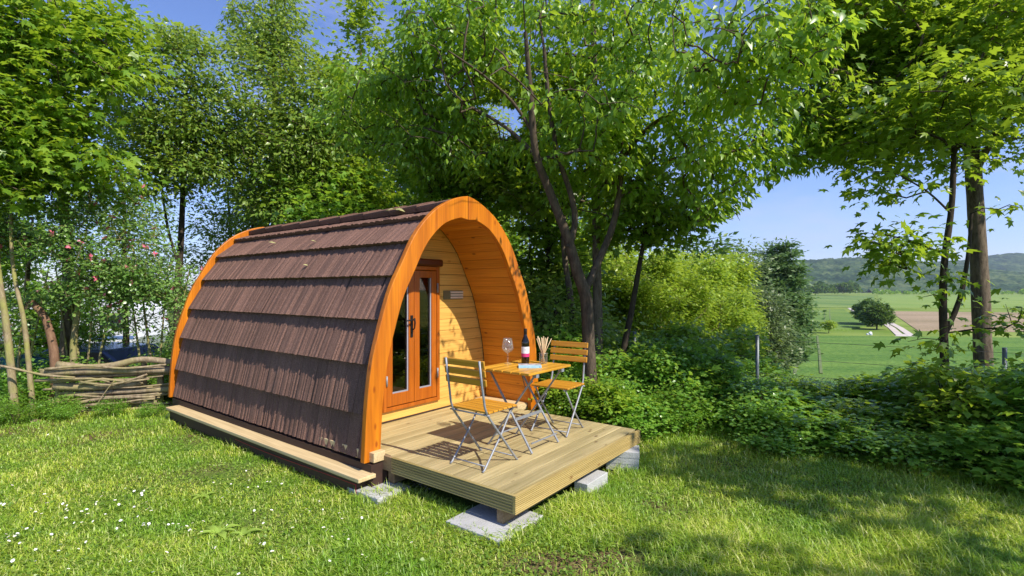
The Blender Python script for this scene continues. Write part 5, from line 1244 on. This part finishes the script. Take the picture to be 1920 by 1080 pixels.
def blades(n, y0, y1, pw, L0, L1, w0, name_rs):
    x, y, u, v = lawn_points(n, y0, y1, pw)
    P = np.stack([x, y, 0 * x], 1)
    bare = vnoise(P + 3, 1.3) * .6 + vnoise(P + 9, 3.1) * .4
    spot = np.exp(-(((x - .35) / .55) ** 2 + ((y - 3.12) / .22) ** 2)) + .8 * np.exp(-(((x - .75) / .2) ** 2 + ((y - 3.25) / .12) ** 2)) + .5 * np.exp(-(((x - 1.1) / .3) ** 2 + ((y - 4.0) / .15) ** 2)) + .45 * np.exp(-(((x + .75) / .3) ** 2 + ((y - 3.55) / .12) ** 2))
    keep = rs.rand(len(x)) < np.clip(1.35 - 1.1 * np.clip((bare - .50) * 4, 0, 1) * .55 - spot * 1.5, .05, 1)
    x, y, u, v, P = x[keep], y[keep], u[keep], v[keep], P[keep]
    n = len(x); z = ground_z(x, y)
    hn = .55 + .9 * vnoise(P + 31, 1.9) * vnoise(P + 5, .7) * 2
    L = (L0 + (L1 - L0) * rs.rand(n) ** 1.6) * hn
    edge = np.minimum(np.abs(v + .22), 1.0) * ((u > 1.2) & (u < 5.9)) + 1.0 * ~((u > 1.2) & (u < 5.9))
    L *= 1 + .9 * np.exp(-(edge / .10) ** 2); dk_ = np.exp(-((np.clip(np.abs(u + .02), 0, 9)) / .16) ** 2) * ((v > -.2) & (v < 2.2)) + np.exp(-((v + .03) / .14) ** 2) * ((u > -.1) & (u < 1.4)); L *= 1 + .8 * dk_
    ey = np.interp(x, SEGX, SEGY); L *= 1 + .8 * np.exp(-((y - ey - .1) / .35) ** 2) * (x > 1.2); L *= 1 + .7 * np.clip((x - .1) * 2, 0, 1) * (.4 + 1.2 * vnoise(P + 50, 2.6))
    L = np.minimum(L, .20)
    a = rs.rand(n) * 6.283; bend = rs.uniform(.35, 1.5, n); w = w0 * rs.uniform(.7, 1.3, n) * (1 + y / 7)
    d = np.stack([np.cos(a), np.sin(a)], 1); s = np.stack([-np.sin(a), np.cos(a)], 1)
    def pt(t, off):
        hx = bend * L * t * t * .9; hz = L * t * (1 - .42 * bend * t)
        return np.stack([x + d[:, 0] * hx + s[:, 0] * off, y + d[:, 1] * hx + s[:, 1] * off, z + hz], 1)
    V = np.stack([pt(0, -w / 2) - [0, 0, .01], pt(0, w / 2) - [0, 0, .01], pt(.55, -w * .42), pt(.55, w * .42), pt(1, 0)], 1)
    T = np.array([(0, 1, 3), (0, 3, 2), (2, 3, 4)])[None] + (np.arange(n) * 5)[:, None, None]
    return V.reshape(-1, 3), T.reshape(-1, 3)
V, T = blades(385000, 2.55, 9.0, 1.9, .024, .066, .0042, rs)
o = np_mesh('grass', V, T, M['grass'], None, 3, sm=True); tag(o, kind='stuff')
x, y, u, v = lawn_points(48000, 2.55, 6.5, 2.0); n = len(x)
a = rs.rand(n) * 6.283; ax = np.stack([np.cos(a), np.sin(a), .25 + .3 * rs.rand(n)], 1); P = np.stack([x, y, ground_z(x, y) + .012 + .02 * rs.rand(n)], 1)
V, T = leaves(P, ax, rs.normal(size=(n, 3)) * .35 + [0, 0, 1], .014 + .02 * rs.rand(n) ** 2, 'round', rs)
tag(np_mesh('clover', V, T, leaf_mat('clover_leaf', [(.11, .22, .02), (.19, .32, .035), (.3, .42, .06)], (.3, .45, .04), .3), None, 3, sm=False), kind='stuff')
# daisies
dm = MB()
for k in range(10):
    a = k * .6283; c, s = math.cos(a), math.sin(a); p = lambda r, t, z: (c * r - s * t, s * r + c * t, z)
    dm.add([p(.003, -.0015, .0), p(.003, .0015, 0), p(.010, .0034, .0025), p(.0125, 0, .002), p(.010, -.0034, .0025)], [(0, 1, 2, 3, 4)])
nf = len(dm.f); dm.lathe([(.0036, 0), (.0034, .002), (.002, .0034), (.0001, .0038)], 8); n2 = len(dm.f)
dm.tube([(0, 0, 0), (.004, .002, -.025), (.003, 0, -.055)], .0008, 3)
d0 = dm.build('daisy', [plain('daisy_petal', (.85, .85, .84), .6, 0, .03), plain('daisy_centre', (.75, .48, .03), .7), M['grass']], None, recalc=False)
for i, pl in enumerate(d0.data.polygons): pl.material_index = 0 if i < nf else 1 if i < n2 else 2
tag(d0, 'small white daisy with yellow centre in the sunny left lawn', 'daisy', 'daisies in the lawn')
CL = [(270, 925, 30, 14), (265, 945, 25, 8), (150, 950, 60, 14), (60, 955, 60, 20), (20, 1010, 25, 14), (110, 990, 70, 25), (440, 915, 40, 12), (500, 900, 60, 14), (560, 960, 60, 16), (330, 975, 50, 16), (250, 975, 30, 8), (420, 1000, 90, 25), (620, 1000, 80, 30), (530, 885, 30, 8), (200, 935, 90, 12), (360, 945, 80, 12), (120, 1045, 90, 25), (330, 1050, 120, 22), (60, 815, 40, 6), (590, 955, 30, 8)]
NC = [10, 7, 12, 13, 7, 11, 8, 9, 8, 9, 6, 9, 9, 4, 9, 8, 9, 7, 4, 5]; first = True
for (cx, cy, sx, sy), k in zip(CL, NC):
    for _ in range(k):
        px, py = cx + rs.normal() * sx, cy + rs.normal() * sy; Y = F * (CAM_Z - .06) / (py - 542); x = (px - 960) / F * Y
        q = Vector((x, Y, 0)); uu, vv = uv_of(q)
        if (vv > -.3 and uu > -.1) or Y < 2.7 or abs(px - 960) > 990: continue
        o = d0 if first else d0.copy()
        if not first: COL.objects.link(o)
        first = False; o.location = (x, Y, gz(x, Y) + rs.uniform(.045, .075)); o.rotation_euler = (rs.normal() * .35 + .25, rs.normal() * .35, rs.rand() * 6.28); s = rs.uniform(.55, .95); o.scale = (s, s, s)
# broad lawn weeds and a few fallen leaves on the roof
def weed(px, py, lab, n, sz):
    Y = F * CAM_Z / (py - 542); b = Vector(((px - 960) / F * Y, Y, 0)); b.z = gz(b.x, b.y)
    t = thing('dandelion_plant', lab, 'weed', b, rs.rand() * 6)
    for k in range(n):
        a = k * 6.283 / n + rs.normal() * .2; L = sz * rs.uniform(.7, 1.2); c, s = math.cos(a), math.sin(a); vs = []; w = L * .17
        for i in range(6):
            f = i / 5; r = L * f * .9; z = L * (.75 * f - .75 * f * f) + .01; ww = w * math.sin(math.pi * min(.98, .12 + f * .88)) * (1 if i % 2 else .75)
            for q, dz in ((-1, .008), (0, 0), (1, .008)): vs.append((c * r - s * ww * q, s * r + c * ww * q, z + dz))
        MB().add(vs, [(i * 3 + j, i * 3 + j + 1, i * 3 + j + 4, i * 3 + j + 3) for i in range(5) for j in (0, 1)], True).build('leaf', M['clw'], t, recalc=False)
M['clw'] = leaf_mat('weed_leaf', [(.30, .46, .06), (.40, .55, .10)], (.5, .7, .1), .35)
weed(408, 1000, 'broad leaved dandelion plant in the lawn among the daisies', 7, .15); weed(455, 1004, 'pale broad leaved weed just right of the dandelion plant', 4, .14); weed(380, 930, 'small broad leaved weed in the lawn near the daisy patch', 5, .11); weed(640, 1040, 'low broad leaved weed at the bottom of the lawn', 5, .10)
def fallen(px, py, Y, L, lab, rz):
    p = at(px, py, Y); V, T = leaves(np.zeros((1, 3)), np.array([[1., .2, .1]]), np.array([[.2, -.4, 1.]]), np.array([L]), 'ovate', rs)
    o = np_mesh('fallen_leaf', V, T, M['fallen'], None, 3, sm=False); o.location = p; o.rotation_euler = (0, 0, rz); tag(o, lab, 'leaf')
M['fallen'] = leaf_mat('yellowed_leaf', [(.5, .5, .18), (.6, .55, .25)], (.4, .4, .1), .2)
def roof_pt(u, s, lift=.02):
    w, h = prof(s, .052 - .04 - lift); q = L3(u, POD_V - w, h); return pod.matrix_basis @ q
for (u, s, L, lab, rz) in ((4.35, .72, .10, 'pale fallen leaf on the upper roof shingles near the back', .4), (3.15, 1.12, .09, 'thin fallen leaf on the middle of the shingle roof', 2.0), (3.3, .78, .07, 'tiny fallen leaf on the upper roof near the middle', 1.0)):
    p = roof_pt(u, s); V, T = leaves(np.zeros((1, 3)), np.array([[1., .2, -.1]]), np.array([[-.4, -.5, 1.]]), np.array([L]), 'ovate', rs)
    o = np_mesh('fallen_leaf', V, T, M['fallen'], None, 3, sm=False); o.location = p; o.rotation_euler = (0, 0, rz * .3); tag(o, lab, 'leaf')
p = roof_pt(2.25, .30, .03); ax = np.array([[.9, .1, -.1], [.6, -.7, -.1], [-.4, -.8, -.1], [-.8, .2, 0], [.3, .6, .1], [1, -.5, -.2]])
V, T = leaves(np.zeros((6, 3)), ax, np.tile([[-.1, -.3, 1.]], (6, 1)) + rs.normal(size=(6, 3)) * .2, np.full(6, .13), 'ovate', rs)
o = np_mesh('leaf_sprig', V, T, M['fallen'], None, 3, sm=False); o.location = p; tag(o, 'pale sprig of fallen leaves on the roof near the ridge', 'leaf sprig')
mb = MB(); p = at(1400, 822, 5.7); q = at(1500, 826, 5.5)
mb.tube([p, p.lerp(q, .5) + Vector((0, 0, .02)), q], [.035, .03, .02], 8); o = mb.build('fallen_branch', M['dead'], None); tag(o, 'short mossy fallen branch lying along the shaded hedge foot', 'branch')
# ------------------------------------------------------------------ the air over the fields
hz = MB().box(-3600, 3600, -30, 5150, -16, 420).build('haze', None, None)
hm_ = bpy.data.materials.new('haze_air'); hm_.use_nodes = True; nt = hm_.node_tree; nt.nodes.clear()
ho = nt.nodes.new('ShaderNodeOutputMaterial'); hv_ = nt.nodes.new('ShaderNodeVolumePrincipled')
hv_.inputs['Color'].default_value = (.72, .82, 1.0, 1); hv_.inputs['Density'].default_value = .000085; hv_.inputs['Anisotropy'].default_value = 0.2
nt.links.new(hv_.outputs[0], ho.inputs['Volume']); hz.data.materials.append(hm_); tag(hz, kind='stuff')
